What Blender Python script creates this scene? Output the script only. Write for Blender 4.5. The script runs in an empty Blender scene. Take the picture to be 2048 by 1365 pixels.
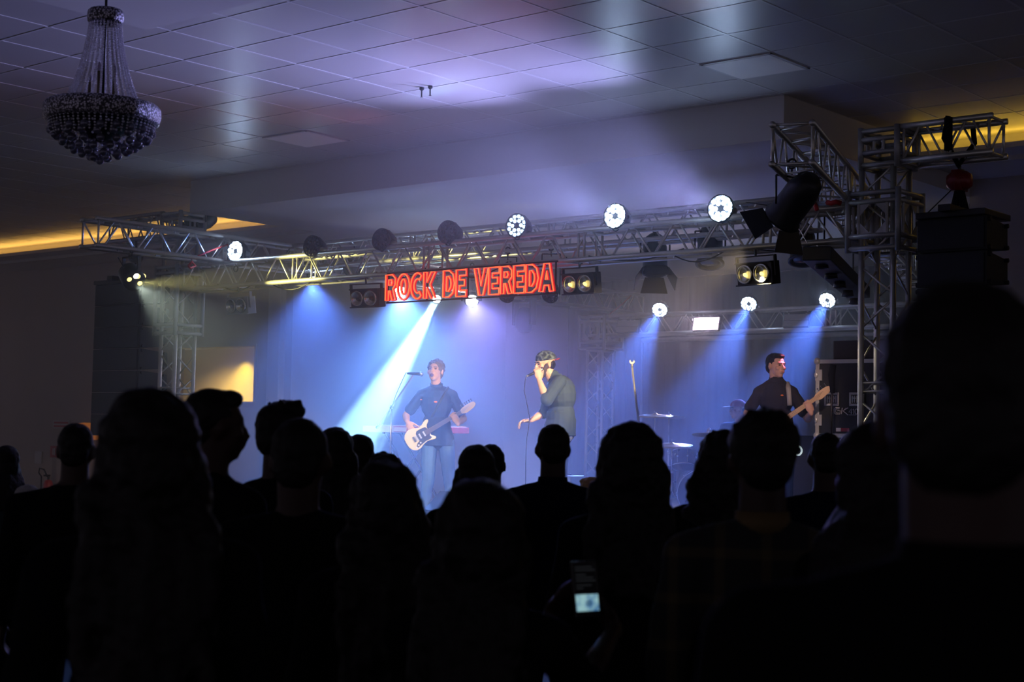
import bpy, bmesh, math, random
from mathutils import Vector, Matrix, Euler, noise
random.seed(7)
PI = math.pi
SC = bpy.context.scene
COL = SC.collection
CZ = 1.62                                   # eye height of the photographer

# ------------------------------------------------------------------ camera
FPX = 3050.75
CR = Vector((0.76442231, 0.64441318, 0.0197531))
CU = Vector((0.02428689, -0.05939952, 0.9979388))
CF = Vector((-0.64425824, 0.76236694, 0.06105711))
cam = bpy.data.cameras.new('camera')
camo = bpy.data.objects.new('camera', cam)
COL.objects.link(camo)
m = Matrix((CR, CU, -CF)).transposed().to_4x4()
m.translation = Vector((0, 0, CZ))
camo.matrix_world = m
cam.sensor_width = 36.0
cam.lens = FPX * 36 / 2048
cam.clip_end = 200
cam.dof.use_dof = True
cam.dof.focus_distance = 14.5
cam.dof.aperture_fstop = 4.0
SC.camera = camo
SC.view_settings.view_transform = 'Standard'
SC.view_settings.look = 'None'
SC.view_settings.gamma = 1.0
SC.view_settings.use_curve_mapping = False
SC.view_settings.exposure = 0.22
cy = SC.cycles
cy.max_bounces = 4
cy.diffuse_bounces = 2
cy.glossy_bounces = 2
cy.transmission_bounces = 3
cy.volume_bounces = 1
cy.transparent_max_bounces = 6
cy.sample_clamp_indirect = 2.0
cy.use_denoising = True
cy.caustics_reflective = False
cy.caustics_refractive = False

# ------------------------------------------------------------------ world
wd = bpy.data.worlds.new('world')
SC.world = wd
wd.use_nodes = True
wd.node_tree.nodes['Background'].inputs[0].default_value = (0.30, 0.27, 0.35, 1)
wd.node_tree.nodes['Background'].inputs[1].default_value = 0.40


def ray(px, py):
    return CF + CR * ((px - 1024) / FPX) - CU * ((py - 682.5) / FPX)


def rel(v):
    return Vector((v.x, v.y, v.z + CZ))


def atY(px, py, Y):
    d = ray(px, py)
    return rel(d * (Y / d.y))


def atX(px, py, X):
    d = ray(px, py)
    return rel(d * (X / d.x))


def atZ(px, py, z):                          # z above the floor
    d = ray(px, py)
    return rel(d * ((z - CZ) / d.z))


def atD(px, py, D):
    return rel(ray(px, py) * D)


# ------------------------------------------------------------------ lights
def spot(name, loc, target, power, color, angle, blend=0.3, radius=0.04, vol=1.0):
    l = bpy.data.lights.new(name, 'SPOT')
    l.energy = power
    l.color = color
    l.spot_size = math.radians(angle)
    l.spot_blend = blend
    l.shadow_soft_size = radius
    o = bpy.data.objects.new(name, l)
    COL.objects.link(o)
    o.location = loc
    o.rotation_euler = (Vector(target) - Vector(loc)).to_track_quat('-Z', 'Y').to_euler()
    return o


def area(name, loc, target, power, color, sx, sy, spread=180):
    l = bpy.data.lights.new(name, 'AREA')
    l.energy = power
    l.color = color
    l.shape = 'RECTANGLE'
    l.size = sx
    l.size_y = sy
    l.spread = math.radians(spread)
    o = bpy.data.objects.new(name, l)
    COL.objects.link(o)
    o.location = loc
    o.rotation_euler = (Vector(target) - Vector(loc)).to_track_quat('-Z', 'Y').to_euler()
    return o


BLUE = (0.13, 0.27, 1.0)
CYAN = (0.50, 0.85, 1.0)
LILAC = (0.50, 0.42, 1.0)
WARM = (1.0, 0.74, 0.42)
AMBER = (1.0, 0.55, 0.10)


# ------------------------------------------------------------------ materials
def mat(name, color, rough=0.5, metal=0.0, var=0.0, scale=8.0, bump=0.0, emit=None, estr=0.0, spec=0.5, color2=None):
    m = bpy.data.materials.new(name)
    m.use_nodes = True
    nt = m.node_tree
    b = nt.nodes['Principled BSDF']
    b.inputs['Base Color'].default_value = (*color, 1)
    b.inputs['Roughness'].default_value = rough
    b.inputs['Metallic'].default_value = metal
    b.inputs['Specular IOR Level'].default_value = spec
    if var or bump:
        tc = nt.nodes.new('ShaderNodeTexCoord')
        n = nt.nodes.new('ShaderNodeTexNoise')
        n.inputs['Scale'].default_value = scale
        n.inputs['Detail'].default_value = 4
        nt.links.new(tc.outputs['Object'], n.inputs['Vector'])
        if var:
            mx = nt.nodes.new('ShaderNodeMix')
            mx.data_type = 'RGBA'
            c2 = color2 or tuple(c * (1 - var) for c in color)
            mx.inputs['A'].default_value = (*c2, 1)
            mx.inputs['B'].default_value = (*color, 1)
            if color2:
                mr = nt.nodes.new('ShaderNodeMapRange'); mr.inputs[1].default_value = 0.47; mr.inputs[2].default_value = 0.56
                nt.links.new(n.outputs['Fac'], mr.inputs[0]); nt.links.new(mr.outputs[0], mx.inputs['Factor'])
            else:
                nt.links.new(n.outputs['Fac'], mx.inputs['Factor'])
            nt.links.new(mx.outputs['Result'], b.inputs['Base Color'])
        if bump:
            bp = nt.nodes.new('ShaderNodeBump')
            bp.inputs['Strength'].default_value = bump
            bp.inputs['Distance'].default_value = 0.01
            nt.links.new(n.outputs['Fac'], bp.inputs['Height'])
            nt.links.new(bp.outputs['Normal'], b.inputs['Normal'])
    if emit:
        b.inputs['Emission Color'].default_value = (*emit, 1)
        b.inputs['Emission Strength'].default_value = estr
    return m


def plaid(name, base, line, scale):
    m = mat(name, base, 0.9)
    nt = m.node_tree
    b = nt.nodes['Principled BSDF']
    tc = nt.nodes.new('ShaderNodeTexCoord')
    sep = nt.nodes.new('ShaderNodeSeparateXYZ')
    nt.links.new(tc.outputs['Object'], sep.inputs[0])
    outs = []
    for ax in ('X', 'Z'):
        mm = nt.nodes.new('ShaderNodeMath'); mm.operation = 'MULTIPLY'; mm.inputs[1].default_value = scale
        fr = nt.nodes.new('ShaderNodeMath'); fr.operation = 'FRACT'
        lt = nt.nodes.new('ShaderNodeMath'); lt.operation = 'LESS_THAN'; lt.inputs[1].default_value = 0.22
        nt.links.new(sep.outputs[ax], mm.inputs[0]); nt.links.new(mm.outputs[0], fr.inputs[0]); nt.links.new(fr.outputs[0], lt.inputs[0])
        outs.append(lt)
    ad = nt.nodes.new('ShaderNodeMath'); ad.operation = 'ADD'
    nt.links.new(outs[0].outputs[0], ad.inputs[0]); nt.links.new(outs[1].outputs[0], ad.inputs[1])
    hf = nt.nodes.new('ShaderNodeMath'); hf.operation = 'MULTIPLY'; hf.inputs[1].default_value = 0.5
    nt.links.new(ad.outputs[0], hf.inputs[0])
    mx = nt.nodes.new('ShaderNodeMix'); mx.data_type = 'RGBA'
    mx.inputs['A'].default_value = (*base, 1); mx.inputs['B'].default_value = (*line, 1)
    nt.links.new(hf.outputs[0], mx.inputs['Factor'])
    nt.links.new(mx.outputs['Result'], b.inputs['Base Color'])
    return m


M = {}
M['ceil'] = mat('ceiling_tile', (0.52, 0.49, 0.50), 0.36, 0, 0.12, 1.6, spec=0.7)
M['grid'] = mat('ceiling_grid_bar', (0.60, 0.58, 0.60), 0.35, spec=0.6)
M['plaster'] = mat('white_plaster', (0.56, 0.53, 0.52), 0.8, 0, 0.06, 2.0, 0.05)
M['soffit'] = mat('soffit_plaster', (0.60, 0.57, 0.57), 0.75, 0, 0.06, 1.5, 0.05)
M['wall'] = mat('brown_grey_wall', (0.42, 0.36, 0.33), 0.85, 0, 0.10, 3.0, 0.08)
M['wallw'] = mat('pale_wall', (0.62, 0.60, 0.60), 0.85, 0, 0.06, 2.0, 0.05)
M['panelm'] = mat('light_panel', (0.95, 0.90, 0.90), 0.5, 0, 0.05, 3.0)
M['floor'] = mat('dark_floor', (0.012, 0.011, 0.011), 0.9, 0, 0.3, 3.0, spec=0.05)
M['deck'] = mat('stage_deck', (0.60, 0.60, 0.62), 0.6, 0, 0.3, 5.0, 0.1)
M['black'] = mat('black_cloth', (0.012, 0.013, 0.018), 0.95, 0, 0.3, 12, 0.3, spec=0.1)
M['drape'] = mat('navy_drape', (0.012, 0.018, 0.045), 0.95, 0, 0.3, 2, 0.2, spec=0.1)
M['alu'] = mat('aluminium_tube', (0.74, 0.72, 0.66), 0.40, 0.85, 0.15, 30, 0.0)
M['aludark'] = mat('dull_aluminium', (0.45, 0.45, 0.44), 0.5, 0.6, 0.2, 20)
M['bmetal'] = mat('black_metal', (0.02, 0.02, 0.024), 0.45, 0.2, 0.3, 20, 0.05)
M['bplast'] = mat('black_plastic', (0.018, 0.018, 0.022), 0.5, 0, 0.3, 25, 0.05)
M['cabinet'] = mat('speaker_paint', (0.014, 0.016, 0.022), 0.7, 0, 0.3, 60, 0.2)
M['grille'] = mat('speaker_grille', (0.02, 0.022, 0.03), 0.6, 0.3, 0.4, 120, 0.3)
M['chrome'] = mat('chrome', (0.75, 0.75, 0.76), 0.18, 1.0, 0.05, 20)
M['cable'] = mat('cable_rubber', (0.015, 0.015, 0.017), 0.6, 0, 0.2, 30)
M['red'] = mat('red_strap', (0.55, 0.03, 0.03), 0.7, 0, 0.2, 30)
M['hoist'] = mat('dark_red_hoist', (0.22, 0.012, 0.015), 0.4, 0.1, 0.2, 20)
M['ledoff'] = mat('dark_lens', (0.05, 0.05, 0.06), 0.15, 0.0, 0.3, 60)
M['ledon'] = mat('lit_led', (0.8, 0.9, 1), 0.3, emit=(0.50, 0.68, 1.0), estr=45)
M['leddim'] = mat('dim_led', (0.8, 0.9, 1), 0.3, emit=(0.45, 0.68, 1.0), estr=2.2)
M['ledhot'] = mat('hot_led', (0.9, 0.95, 1), 0.3, emit=(0.80, 0.88, 1.0), estr=60)
M['pinkpanel'] = mat('pink_white_panel', (1, 0.9, 1), 0.4, emit=(1.0, 0.72, 0.98), estr=3.0)
M['paneloff'] = mat('unlit_panel', (0.40, 0.38, 0.34), 0.4, 0, 0.15, 20)
M['reflector'] = mat('lamp_reflector', (0.75, 0.72, 0.60), 0.2, 0.9, 0.2, 40)
M['yelled'] = mat('yellow_lit_lens', (1, 0.9, 0.5), 0.3, emit=(1.0, 0.80, 0.25), estr=1.6)
M['yelhot'] = mat('yellow_white_lens', (1, 0.95, 0.8), 0.3, emit=(1.0, 0.92, 0.62), estr=6)
M['downl'] = mat('downlight_glow', (1, 0.9, 0.7), 0.3, emit=(1.0, 0.72, 0.30), estr=9)
M['neon'] = mat('neon_core', (1, 0.3, 0.1), 0.4, emit=(1.0, 0.12, 0.03), estr=1.6)
M['neonj'] = mat('neon_halo_jacket', (0.7, 0.02, 0.02), 0.4, emit=(1.0, 0.006, 0.016), estr=0.40)  # red jacket whose dim glow also stands for the halo round the core
M['bead'] = mat('crystal_bead', (0.92, 0.90, 0.97), 0.10, 0.1, 0.3, 90, spec=1.0)
M['ball'] = mat('crystal_ball', (0.24, 0.24, 0.34), 0.04, 0.55, 0.7, 35)
M['band'] = mat('crystal_band', (0.30, 0.27, 0.32), 0.3, 0.6, 0.75, 160, 0.6)
nt_ = M['band'].node_tree; vb = nt_.nodes.new('ShaderNodeTexVoronoi'); vb.inputs['Scale'].default_value = 85
tcb = nt_.nodes.new('ShaderNodeTexCoord'); nt_.links.new(tcb.outputs['Object'], vb.inputs['Vector'])
rb_ = nt_.nodes.new('ShaderNodeValToRGB'); rb_.color_ramp.elements[0].color = (0.75, 0.70, 0.82, 1); rb_.color_ramp.elements[0].position = 0.25
rb_.color_ramp.elements[1].color = (0.05, 0.045, 0.06, 1); rb_.color_ramp.elements[1].position = 0.6
nt_.links.new(vb.outputs['Distance'], rb_.inputs[0]); nt_.links.new(rb_.outputs[0], nt_.nodes['Principled BSDF'].inputs['Base Color'])
for k_ in ('bead', 'ball'):                  # cut crystal lets light from behind through
    nt_ = M[k_].node_tree; tr_ = nt_.nodes.new('ShaderNodeBsdfTranslucent'); tr_.inputs[0].default_value = (0.95, 0.92, 1.0, 1)
    ms_ = nt_.nodes.new('ShaderNodeMixShader'); ms_.inputs[0].default_value = 0.5 if k_ == 'bead' else 0.2
    nt_.links.new(nt_.nodes['Principled BSDF'].outputs[0], ms_.inputs[1]); nt_.links.new(tr_.outputs[0], ms_.inputs[2])
    nt_.links.new(ms_.outputs[0], nt_.nodes['Material Output'].inputs['Surface'])
M['candle'] = mat('candle_sleeve', (0.14, 0.11, 0.06), 0.5, 0, 0.2, 20)
M['bulb'] = mat('unlit_bulb', (0.45, 0.40, 0.50), 0.25, 0, 0.1, 20)
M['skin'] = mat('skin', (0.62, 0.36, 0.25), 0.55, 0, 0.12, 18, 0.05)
M['skinshade'] = mat('skin_in_shade', (0.03, 0.012, 0.008), 0.6, 0, 0.2, 18, spec=0.3)  # audience skin, with the shade darkened into this copy of the colour
M['lip'] = mat('lips', (0.42, 0.14, 0.12), 0.5, 0, 0.1, 30)
M['mouth'] = mat('open_mouth', (0.10, 0.02, 0.02), 0.6, 0, 0.1, 30)
M['eye'] = mat('eye', (0.05, 0.035, 0.03), 0.3, 0, 0.1, 30)
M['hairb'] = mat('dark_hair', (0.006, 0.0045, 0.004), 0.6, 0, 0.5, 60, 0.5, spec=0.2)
M['hairg'] = mat('greying_hair', (0.16, 0.13, 0.11), 0.6, 0, 0.6, 60, 0.5)
M['hairw'] = mat('white_hair', (0.35, 0.33, 0.33), 0.7, 0, 0.4, 60, 0.5)
M['hairo'] = mat('blond_hair', (0.45, 0.26, 0.08), 0.6, 0, 0.4, 60, 0.5)
M['beard'] = mat('beard', (0.06, 0.035, 0.025), 0.8, 0, 0.4, 60, 0.5)
M['navy'] = mat('navy_shirt', (0.025, 0.045, 0.11), 0.85, 0, 0.25, 14, 0.2, spec=0.2)
M['teal'] = mat('grey_green_jacket', (0.045, 0.068, 0.095), 0.85, 0, 0.25, 10, 0.25, spec=0.2)
M['blackshirt'] = mat('black_polo', (0.022, 0.02, 0.028), 0.85, 0, 0.25, 14, 0.2, spec=0.2)
M['jeans'] = mat('blue_jeans', (0.10, 0.20, 0.42), 0.85, 0, 0.35, 8, 0.2, spec=0.2)
M['greytr'] = mat('pale_grey_jeans', (0.36, 0.38, 0.42), 0.85, 0, 0.2, 8, 0.2, spec=0.2)
M['shoe'] = mat('shoe', (0.05, 0.05, 0.05), 0.6, 0, 0.2, 20)
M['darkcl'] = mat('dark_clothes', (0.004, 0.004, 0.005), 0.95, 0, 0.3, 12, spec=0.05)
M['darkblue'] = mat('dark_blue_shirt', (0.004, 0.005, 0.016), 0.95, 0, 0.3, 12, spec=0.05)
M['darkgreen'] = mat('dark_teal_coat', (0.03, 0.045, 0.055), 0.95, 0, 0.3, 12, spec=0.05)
M['plaid'] = plaid('checked_shirt', (0.004, 0.004, 0.004), (0.05, 0.035, 0.012), 9.0)
M['tan'] = mat('tan_collar', (0.10, 0.06, 0.015), 0.8, 0, 0.2, 20)
M['cream'] = mat('cream_lacquer', (0.82, 0.70, 0.42), 0.25, 0, 0.05, 5)
M['pickg'] = mat('black_pickguard', (0.02, 0.02, 0.025), 0.3, 0, 0.1, 10)
M['maple'] = mat('maple_neck', (0.80, 0.54, 0.28), 0.35, 0, 0.2, 12)
M['rosew'] = mat('fretboard', (0.16, 0.11, 0.08), 0.5, 0, 0.3, 30)
M['white'] = mat('white_plastic', (0.75, 0.75, 0.74), 0.4, 0, 0.05, 20)
M['redkb'] = mat('red_keyboard', (0.45, 0.02, 0.03), 0.4, 0, 0.1, 10)
M['bodybass'] = mat('dark_bass_body', (0.03, 0.02, 0.02), 0.25, 0, 0.2, 8)
M['orange'] = mat('orange_badge', (0.85, 0.20, 0.06), 0.6, 0, 0.1, 20)
M['cap'] = mat('camo_cap', (0.09, 0.12, 0.115), 0.9, 0, 0.9, 34, color2=(0.005, 0.01, 0.012))
M['redcap'] = mat('red_cap', (0.38, 0.03, 0.04), 0.85, 0, 0.2, 15)
M['brim'] = mat('tan_brim', (0.28, 0.18, 0.12), 0.85, 0, 0.2, 15)
M['case'] = mat('case_laminate', (0.02, 0.024, 0.022), 0.5, 0, 0.2, 30)
M['caseink'] = mat('case_lettering', (0.75, 0.75, 0.68), 0.6, 0, 0.2, 30)
M['edge'] = mat('case_edging', (0.62, 0.64, 0.56), 0.4, 0.3, 0.15, 15)
M['brass'] = mat('cymbal_bronze', (0.60, 0.42, 0.18), 0.28, 0.95, 0.3, 20)
M['drumsh'] = mat('drum_shell', (0.03, 0.03, 0.05), 0.25, 0.1, 0.2, 10)
M['drumhd'] = mat('drum_head', (0.55, 0.55, 0.58), 0.5, 0, 0.1, 10)
M['ringw'] = mat('white_ring', (0.85, 0.88, 0.88), 0.4, emit=(0.75, 0.95, 0.95), estr=0.55)  # brightness of the ring put into its colour as a faint glow
M['signred'] = mat('red_sign', (0.42, 0.04, 0.05), 0.6, 0, 0.1, 10)
M['signwhite'] = mat('pale_sign', (0.45, 0.42, 0.42), 0.6, 0, 0.1, 10)
M['extred'] = mat('red_cylinder', (0.42, 0.03, 0.04), 0.35, 0, 0.1, 10)
M['orangelit'] = mat('orange_shape_glow', (0.7, 0.25, 0.05), 0.8, emit=(1.0, 0.30, 0.05), estr=0.16)  # orange light on the arched shape put in as a faint glow
M['phones'] = mat('phone_body', (0.02, 0.02, 0.02), 0.3)
M['screendark'] = mat('dark_screen_text', (0.02, 0.02, 0.02), 0.3, emit=(0.30, 0.33, 0.38), estr=0.03)


def screen_mat():
    m = mat('lit_phone_picture', (0, 0, 0), 0.3)
    nt = m.node_tree
    b = nt.nodes['Principled BSDF']
    tc = nt.nodes.new('ShaderNodeTexCoord')
    n = nt.nodes.new('ShaderNodeTexNoise'); n.inputs['Scale'].default_value = 28; n.inputs['Detail'].default_value = 3
    nt.links.new(tc.outputs['Object'], n.inputs['Vector'])
    r = nt.nodes.new('ShaderNodeValToRGB')
    r.color_ramp.elements[0].position = 0.35; r.color_ramp.elements[0].color = (0.01, 0.10, 0.30, 1)
    r.color_ramp.elements[1].position = 0.62; r.color_ramp.elements[1].color = (0.30, 0.52, 0.55, 1)
    nt.links.new(n.outputs['Fac'], r.inputs[0]); nt.links.new(r.outputs[0], b.inputs['Emission Color'])
    b.inputs['Emission Strength'].default_value = 0.75
    return m


M['screen'] = screen_mat()


# ------------------------------------------------------------------ mesh collector
def perp(d):
    d = d.normalized()
    a = Vector((0, 0, 1)) if abs(d.z) < 0.9 else Vector((1, 0, 0))
    u = d.cross(a).normalized()
    return u, d.cross(u).normalized()


class MB:
    def __init__(s):
        s.v = []; s.f = []

    def add(s, vs, fs):
        o = len(s.v)
        s.v += [Vector(p) for p in vs]
        s.f += [tuple(i + o for i in f) for f in fs]
        return s

    def box(s, c, d, rot=None):
        R = rot or Matrix.Identity(3)
        c = Vector(c)
        vs = [c + R @ Vector((x * d[0] / 2, y * d[1] / 2, z * d[2] / 2)) for x in (-1, 1) for y in (-1, 1) for z in (-1, 1)]
        return s.add(vs, [(0, 1, 3, 2), (4, 6, 7, 5), (0, 4, 5, 1), (2, 3, 7, 6), (0, 2, 6, 4), (1, 5, 7, 3)])

    def rings(s, rings, cap=True, close=False):
        n = len(rings[0]); vs = [p for r in rings for p in r]; fs = []
        K = len(rings)
        for k in range(K - 1 + (1 if close else 0)):
            for i in range(n):
                a = k * n + i; b = k * n + (i + 1) % n; k2 = (k + 1) % K
                fs.append((a, b, k2 * n + (i + 1) % n, k2 * n + i))
        if cap and not close:
            fs.append(tuple(range(n))[::-1]); fs.append(tuple((K - 1) * n + i for i in range(n)))
        return s.add(vs, fs)

    def cyl(s, a, b, r, r2=None, n=10):
        a = Vector(a); b = Vector(b); u, w = perp(b - a); r2 = r if r2 is None else r2
        return s.rings([[p + (u * math.cos(t) + w * math.sin(t)) * q for t in [2 * PI * i / n for i in range(n)]] for p, q in ((a, r), (b, r2))])

    def tube(s, pts, r, n=8, close=False):
        pts = [Vector(p) for p in pts]; K = len(pts); rr = []
        u = None
        for k in range(K):
            if close: d = pts[(k + 1) % K] - pts[k - 1]
            else: d = pts[min(k + 1, K - 1)] - pts[max(k - 1, 0)]
            d = d.normalized() if d.length > 1e-9 else Vector((0, 0, 1))
            if u is None: u, _ = perp(d)
            u = (u - d * u.dot(d)); u = u.normalized() if u.length > 1e-6 else perp(d)[0]
            w = d.cross(u)
            q = r[k] if isinstance(r, (list, tuple)) else r
            rr.append([pts[k] + (u * math.cos(2 * PI * i / n) + w * math.sin(2 * PI * i / n)) * q for i in range(n)])
        return s.rings(rr, close=close)

    def lathe(s, prof, origin=(0, 0, 0), axis=(0, 0, 1), n=20, cap=True):
        o = Vector(origin); d = Vector(axis).normalized(); u, w = perp(d)
        return s.rings([[o + d * h + (u * math.cos(2 * PI * i / n) + w * math.sin(2 * PI * i / n)) * max(r, 1e-4) for i in range(n)] for r, h in prof], cap=cap)

    def ell(s, c, r, rot=None, n=14, k=8):
        R = rot or Matrix.Identity(3); c = Vector(c)
        rr = []
        for j in range(k + 1):
            t = -PI / 2 + PI * j / k
            rr.append([c + R @ Vector((r[0] * math.cos(t) * math.cos(2 * PI * i / n), r[1] * math.cos(t) * math.sin(2 * PI * i / n), r[2] * math.sin(t))) if 0 < j < k
                       else c + R @ Vector((r[0] * 0.02 * math.cos(2 * PI * i / n), r[1] * 0.02 * math.sin(2 * PI * i / n), r[2] * math.sin(t))) for i in range(n)])
        return s.rings(rr)

    def cap_(s, a, b, r1, r2, n=12):            # tapered capsule
        a = Vector(a); b = Vector(b); L = (b - a).length
        d = (b - a).normalized() if L > 1e-6 else Vector((0, 0, 1)); u, w = perp(d); rr = []
        for j in range(5):
            t = -PI / 2 + PI / 2 * j / 4
            rr.append((a + d * (r1 * math.sin(t)), max(r1 * math.cos(t), r1 * 0.03)))
        for j in range(5):
            t = PI / 2 * j / 4
            rr.append((b + d * (r2 * math.sin(t)), max(r2 * math.cos(t), r2 * 0.03)))
        return s.rings([[p + (u * math.cos(2 * PI * i / n) + w * math.sin(2 * PI * i / n)) * q for i in range(n)] for p, q in rr])

    def chain(s, pts, rad, n=12):
        for i in range(len(pts) - 1): s.cap_(pts[i], pts[i + 1], rad[i], rad[i + 1], n)
        return s

    def prism(s, poly, o, ux, uy, th):          # polygon outline extruded along ux x uy
        o = Vector(o); ux = Vector(ux); uy = Vector(uy); nz = ux.cross(uy).normalized() * th
        n = len(poly)
        a = [o + ux * p[0] + uy * p[1] - nz / 2 for p in poly]; b = [q + nz for q in a]
        return s.add(a + b, [tuple(range(n))[::-1], tuple(range(n, 2 * n))] + [(i, (i + 1) % n, n + (i + 1) % n, n + i) for i in range(n)])

    def build(s, name, material, parent=None, smooth=False, bevel=0.0, label=None):
        me = bpy.data.meshes.new(name)
        me.from_pydata([tuple(p) for p in s.v], [], s.f)
        me.validate()
        bm = bmesh.new(); bm.from_mesh(me); bmesh.ops.recalc_face_normals(bm, faces=bm.faces); bm.to_mesh(me); bm.free()
        me.materials.append(material)
        if smooth:
            me.polygons.foreach_set('use_smooth', [True] * len(me.polygons))
            me.update()
        o = bpy.data.objects.new(name, me)
        COL.objects.link(o)
        if parent: o.parent = parent
        if bevel:
            b = o.modifiers.new('b', 'BEVEL'); b.width = bevel; b.segments = 2; b.limit_method = 'ANGLE'
        if label: o['label'] = label
        return o


def thing(name, label, cat, loc=(0, 0, 0), rot=(0, 0, 0), group=None):
    o = bpy.data.objects.new(name, None); COL.objects.link(o)
    o.location = loc; o.rotation_euler = rot
    o.empty_display_size = 0.1
    o['label'] = label; o['category'] = cat
    if group: o['group'] = group
    return o


def tag(o, label, cat, group=None):
    o['label'] = label; o['category'] = cat
    if group: o['group'] = group
    return o


def struct(name, mb, material, **k):
    o = mb.build(name, material, **k)
    if not k.get('parent'): o['kind'] = 'structure'
    return o


def copytree(o, loc=None, rot=None, label=None):
    r = o.copy(); COL.objects.link(r)
    if loc is not None: r.location = loc
    if rot is not None: r.rotation_euler = rot
    if label: r['label'] = label
    for ch in list(o.children):
        c = ch.copy(); COL.objects.link(c); c.parent = r
        for g in list(ch.children):
            d = g.copy(); COL.objects.link(d); d.parent = c
    return r


def Z(z): return z + CZ


# ================================================================== THE ROOM
HC, HB, HL = Z(2.95), Z(2.57), Z(2.75)      # main ceiling, dropped box, low ceiling at the back
YB, YC, YW, YK = 11.33, 13.60, 15.15, 20.3  # box face, cove, rear wall, alcove back
XL, XR = -14.66, -6.58
struct('floor', MB().box((-10, 9, -0.05), (36, 26, 0.1)), M['floor'])
c = MB(); c.box((-10, (YC + 0.45 - 4) / 2, HC + 0.05), (36, YC + 4.45, 0.1))
ceiling = struct('ceiling', c, M['ceil'])
g = MB()
k = -40
x = -5.93
while x > -28: x -= 0.655
while x < 8:
    g.box((x, (YC - 4) / 2, HC - 0.001), (0.020, YC + 4, 0.004)); x += 0.655
y = 8.756
while y > -4: y -= 0.62
while y < YC - 0.05:
    if y > -4: g.box((-10, y, HC - 0.001), (36, 0.018, 0.003))
    y += 0.62
g.build('ceiling_grid', M['grid'], ceiling)
# smooth tray around the chandelier
struct('trim_1', MB().box(((-9.15 - 5.3) / 2, 5.0, HC - 0.03), (9.15 - 5.3, 3.26, 0.06)), M['plaster'], bevel=0.01)
# low ceiling behind the cove and the dropped box over the stage
c = MB()
c.box(((-28 + XL) / 2, (YC + YW + 0.2) / 2 + 0.02, HL + 0.01), (28 + XL, YW + 0.2 - YC, 0.02))
c.box(((XR + 8) / 2, (YC + YW + 0.2) / 2 + 0.02, HL + 0.01), (8 - XR, YW + 0.2 - YC, 0.02))
struct('ceiling_low', c, M['soffit'])
c = MB(); c.box(((XL + XR) / 2, (YB + YK) / 2, (HB + HC) / 2 + 0.05), (XR - XL, YK - YB, HC - HB + 0.1))
c.box(((-17.4 + XL) / 2 - 0.01, (YW + YK) / 2, (HB + HC) / 2), (XL + 17.4, YK - YW, HC - HB))
struct('ceiling_dropped_box', c, M['soffit'])
# cove: a lip along the low ceiling hides strip lights that wash the upstand and the main ceiling
for nm, x0, x1 in (('trim_2', -28, XL), ('trim_3', XR, 8)):
    c = MB(); c.box(((x0 + x1) / 2, YC + 0.45, (HC + HL) / 2), (x1 - x0, 0.06, HC - HL + 0.1))
    c.box(((x0 + x1) / 2, YC - 0.005, HL + 0.01), (x1 - x0, 0.03, 0.05))
    struct(nm, c, M['plaster'])
# rear wall with the lit service opening, pilaster, alcove
ox0, ox1 = -19.9, -17.87
oz0, oz1 = Z(0.40), Z(1.28)
w = MB()
w.box(((-28 + ox0) / 2, YW + 0.1, HL / 2), (28 + ox0, 0.2, HL))
w.box(((ox0 + ox1) / 2, YW + 0.1, oz0 / 2), (ox1 - ox0, 0.2, oz0))
w.box(((ox0 + ox1) / 2, YW + 0.1, (oz1 + HL) / 2), (ox1 - ox0, 0.2, HL - oz1))
w.box(((ox1 - 17.3) / 2, YW + 0.1, HL / 2), (-17.3 - ox1, 0.2, HL))
struct('wall_back_left', w, M['wall'])
struct('wall_back_right', MB().box(((XR + 8) / 2, YW + 0.1, HL / 2), (8 - XR, 0.2, HL)), M['wall'])
struct('trim_4', MB().box((-17.39, YW - 0.03, HL / 2), (0.27, 0.12, HL)), M['wallw'], bevel=0.01)
struct('wall_alcove_left', MB().box((-17.35, (YW + YK) / 2 + 0.1, HL / 2), (0.1, YK - YW - 0.2, HL)), M['wallw'])
struct('wall_alcove_right', MB().box((XR + 0.08, (YW + YK) / 2 + 0.1, HL / 2), (0.1, YK - YW - 0.2, HL)), M['wall'])
struct('wall_alcove_back', MB().box(((-17.4 + XR) / 2, YK + 0.1, HL / 2), (XR + 17.5, 0.2, HL)), M['wallw'])
# lit room behind the opening
w = MB()
w.box((-20.3, YW + 1.7, 1.9), (5.6, 0.1, 3.0)); w.box((-23.1, YW + 0.93, 1.9), (0.1, 1.45, 3.0)); w.box((-17.62, YW + 0.93, 1.9), (0.1, 1.45, 3.0))
struct('wall_service_room', w, M['plaster'])
struct('ceiling_service_room', MB().box((-20.3, YW + 0.95, Z(1.40)), (5.4, 1.4, 0.06)), M['plaster'])
w = MB()
for a, b in (((ox0, oz0), (ox1, oz0)), ((ox0, oz1), (ox1, oz1)), ((ox0, oz0), (ox0, oz1)), ((ox1, oz0), (ox1, oz1))):
    w.box(((a[0] + b[0]) / 2, YW + 0.09, (a[1] + b[1]) / 2), (abs(a[0] - b[0]) + 0.03, 0.24, abs(a[1] - b[1]) + 0.03))
struct('window_1', w, M['wall'])
p = atY(510, 697, YW + 0.55)
dl = thing('downlight', 'round recessed ceiling lamp glowing above the yellow serving hatch', 'downlight', (p.x, p.y, Z(1.37)))
MB().lathe([(0.06, 0), (0.075, -0.006), (0.075, -0.02), (0.055, -0.02)], n=20).build('trim_ring', M['white'], dl)
MB().lathe([(0.055, -0.004), (0.05, -0.022), (0.0, -0.03)], n=16).build('lamp_lens', M['downl'], dl)
p_ = atY(474, 720, YW + 1.45)
spot('downlight_light', (p_.x, YW + 1.38, Z(1.34)), (p_.x, YW + 1.50, 0.0), 42, (1.0, 0.66, 0.05), 105, 0.7, 0.03)
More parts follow.
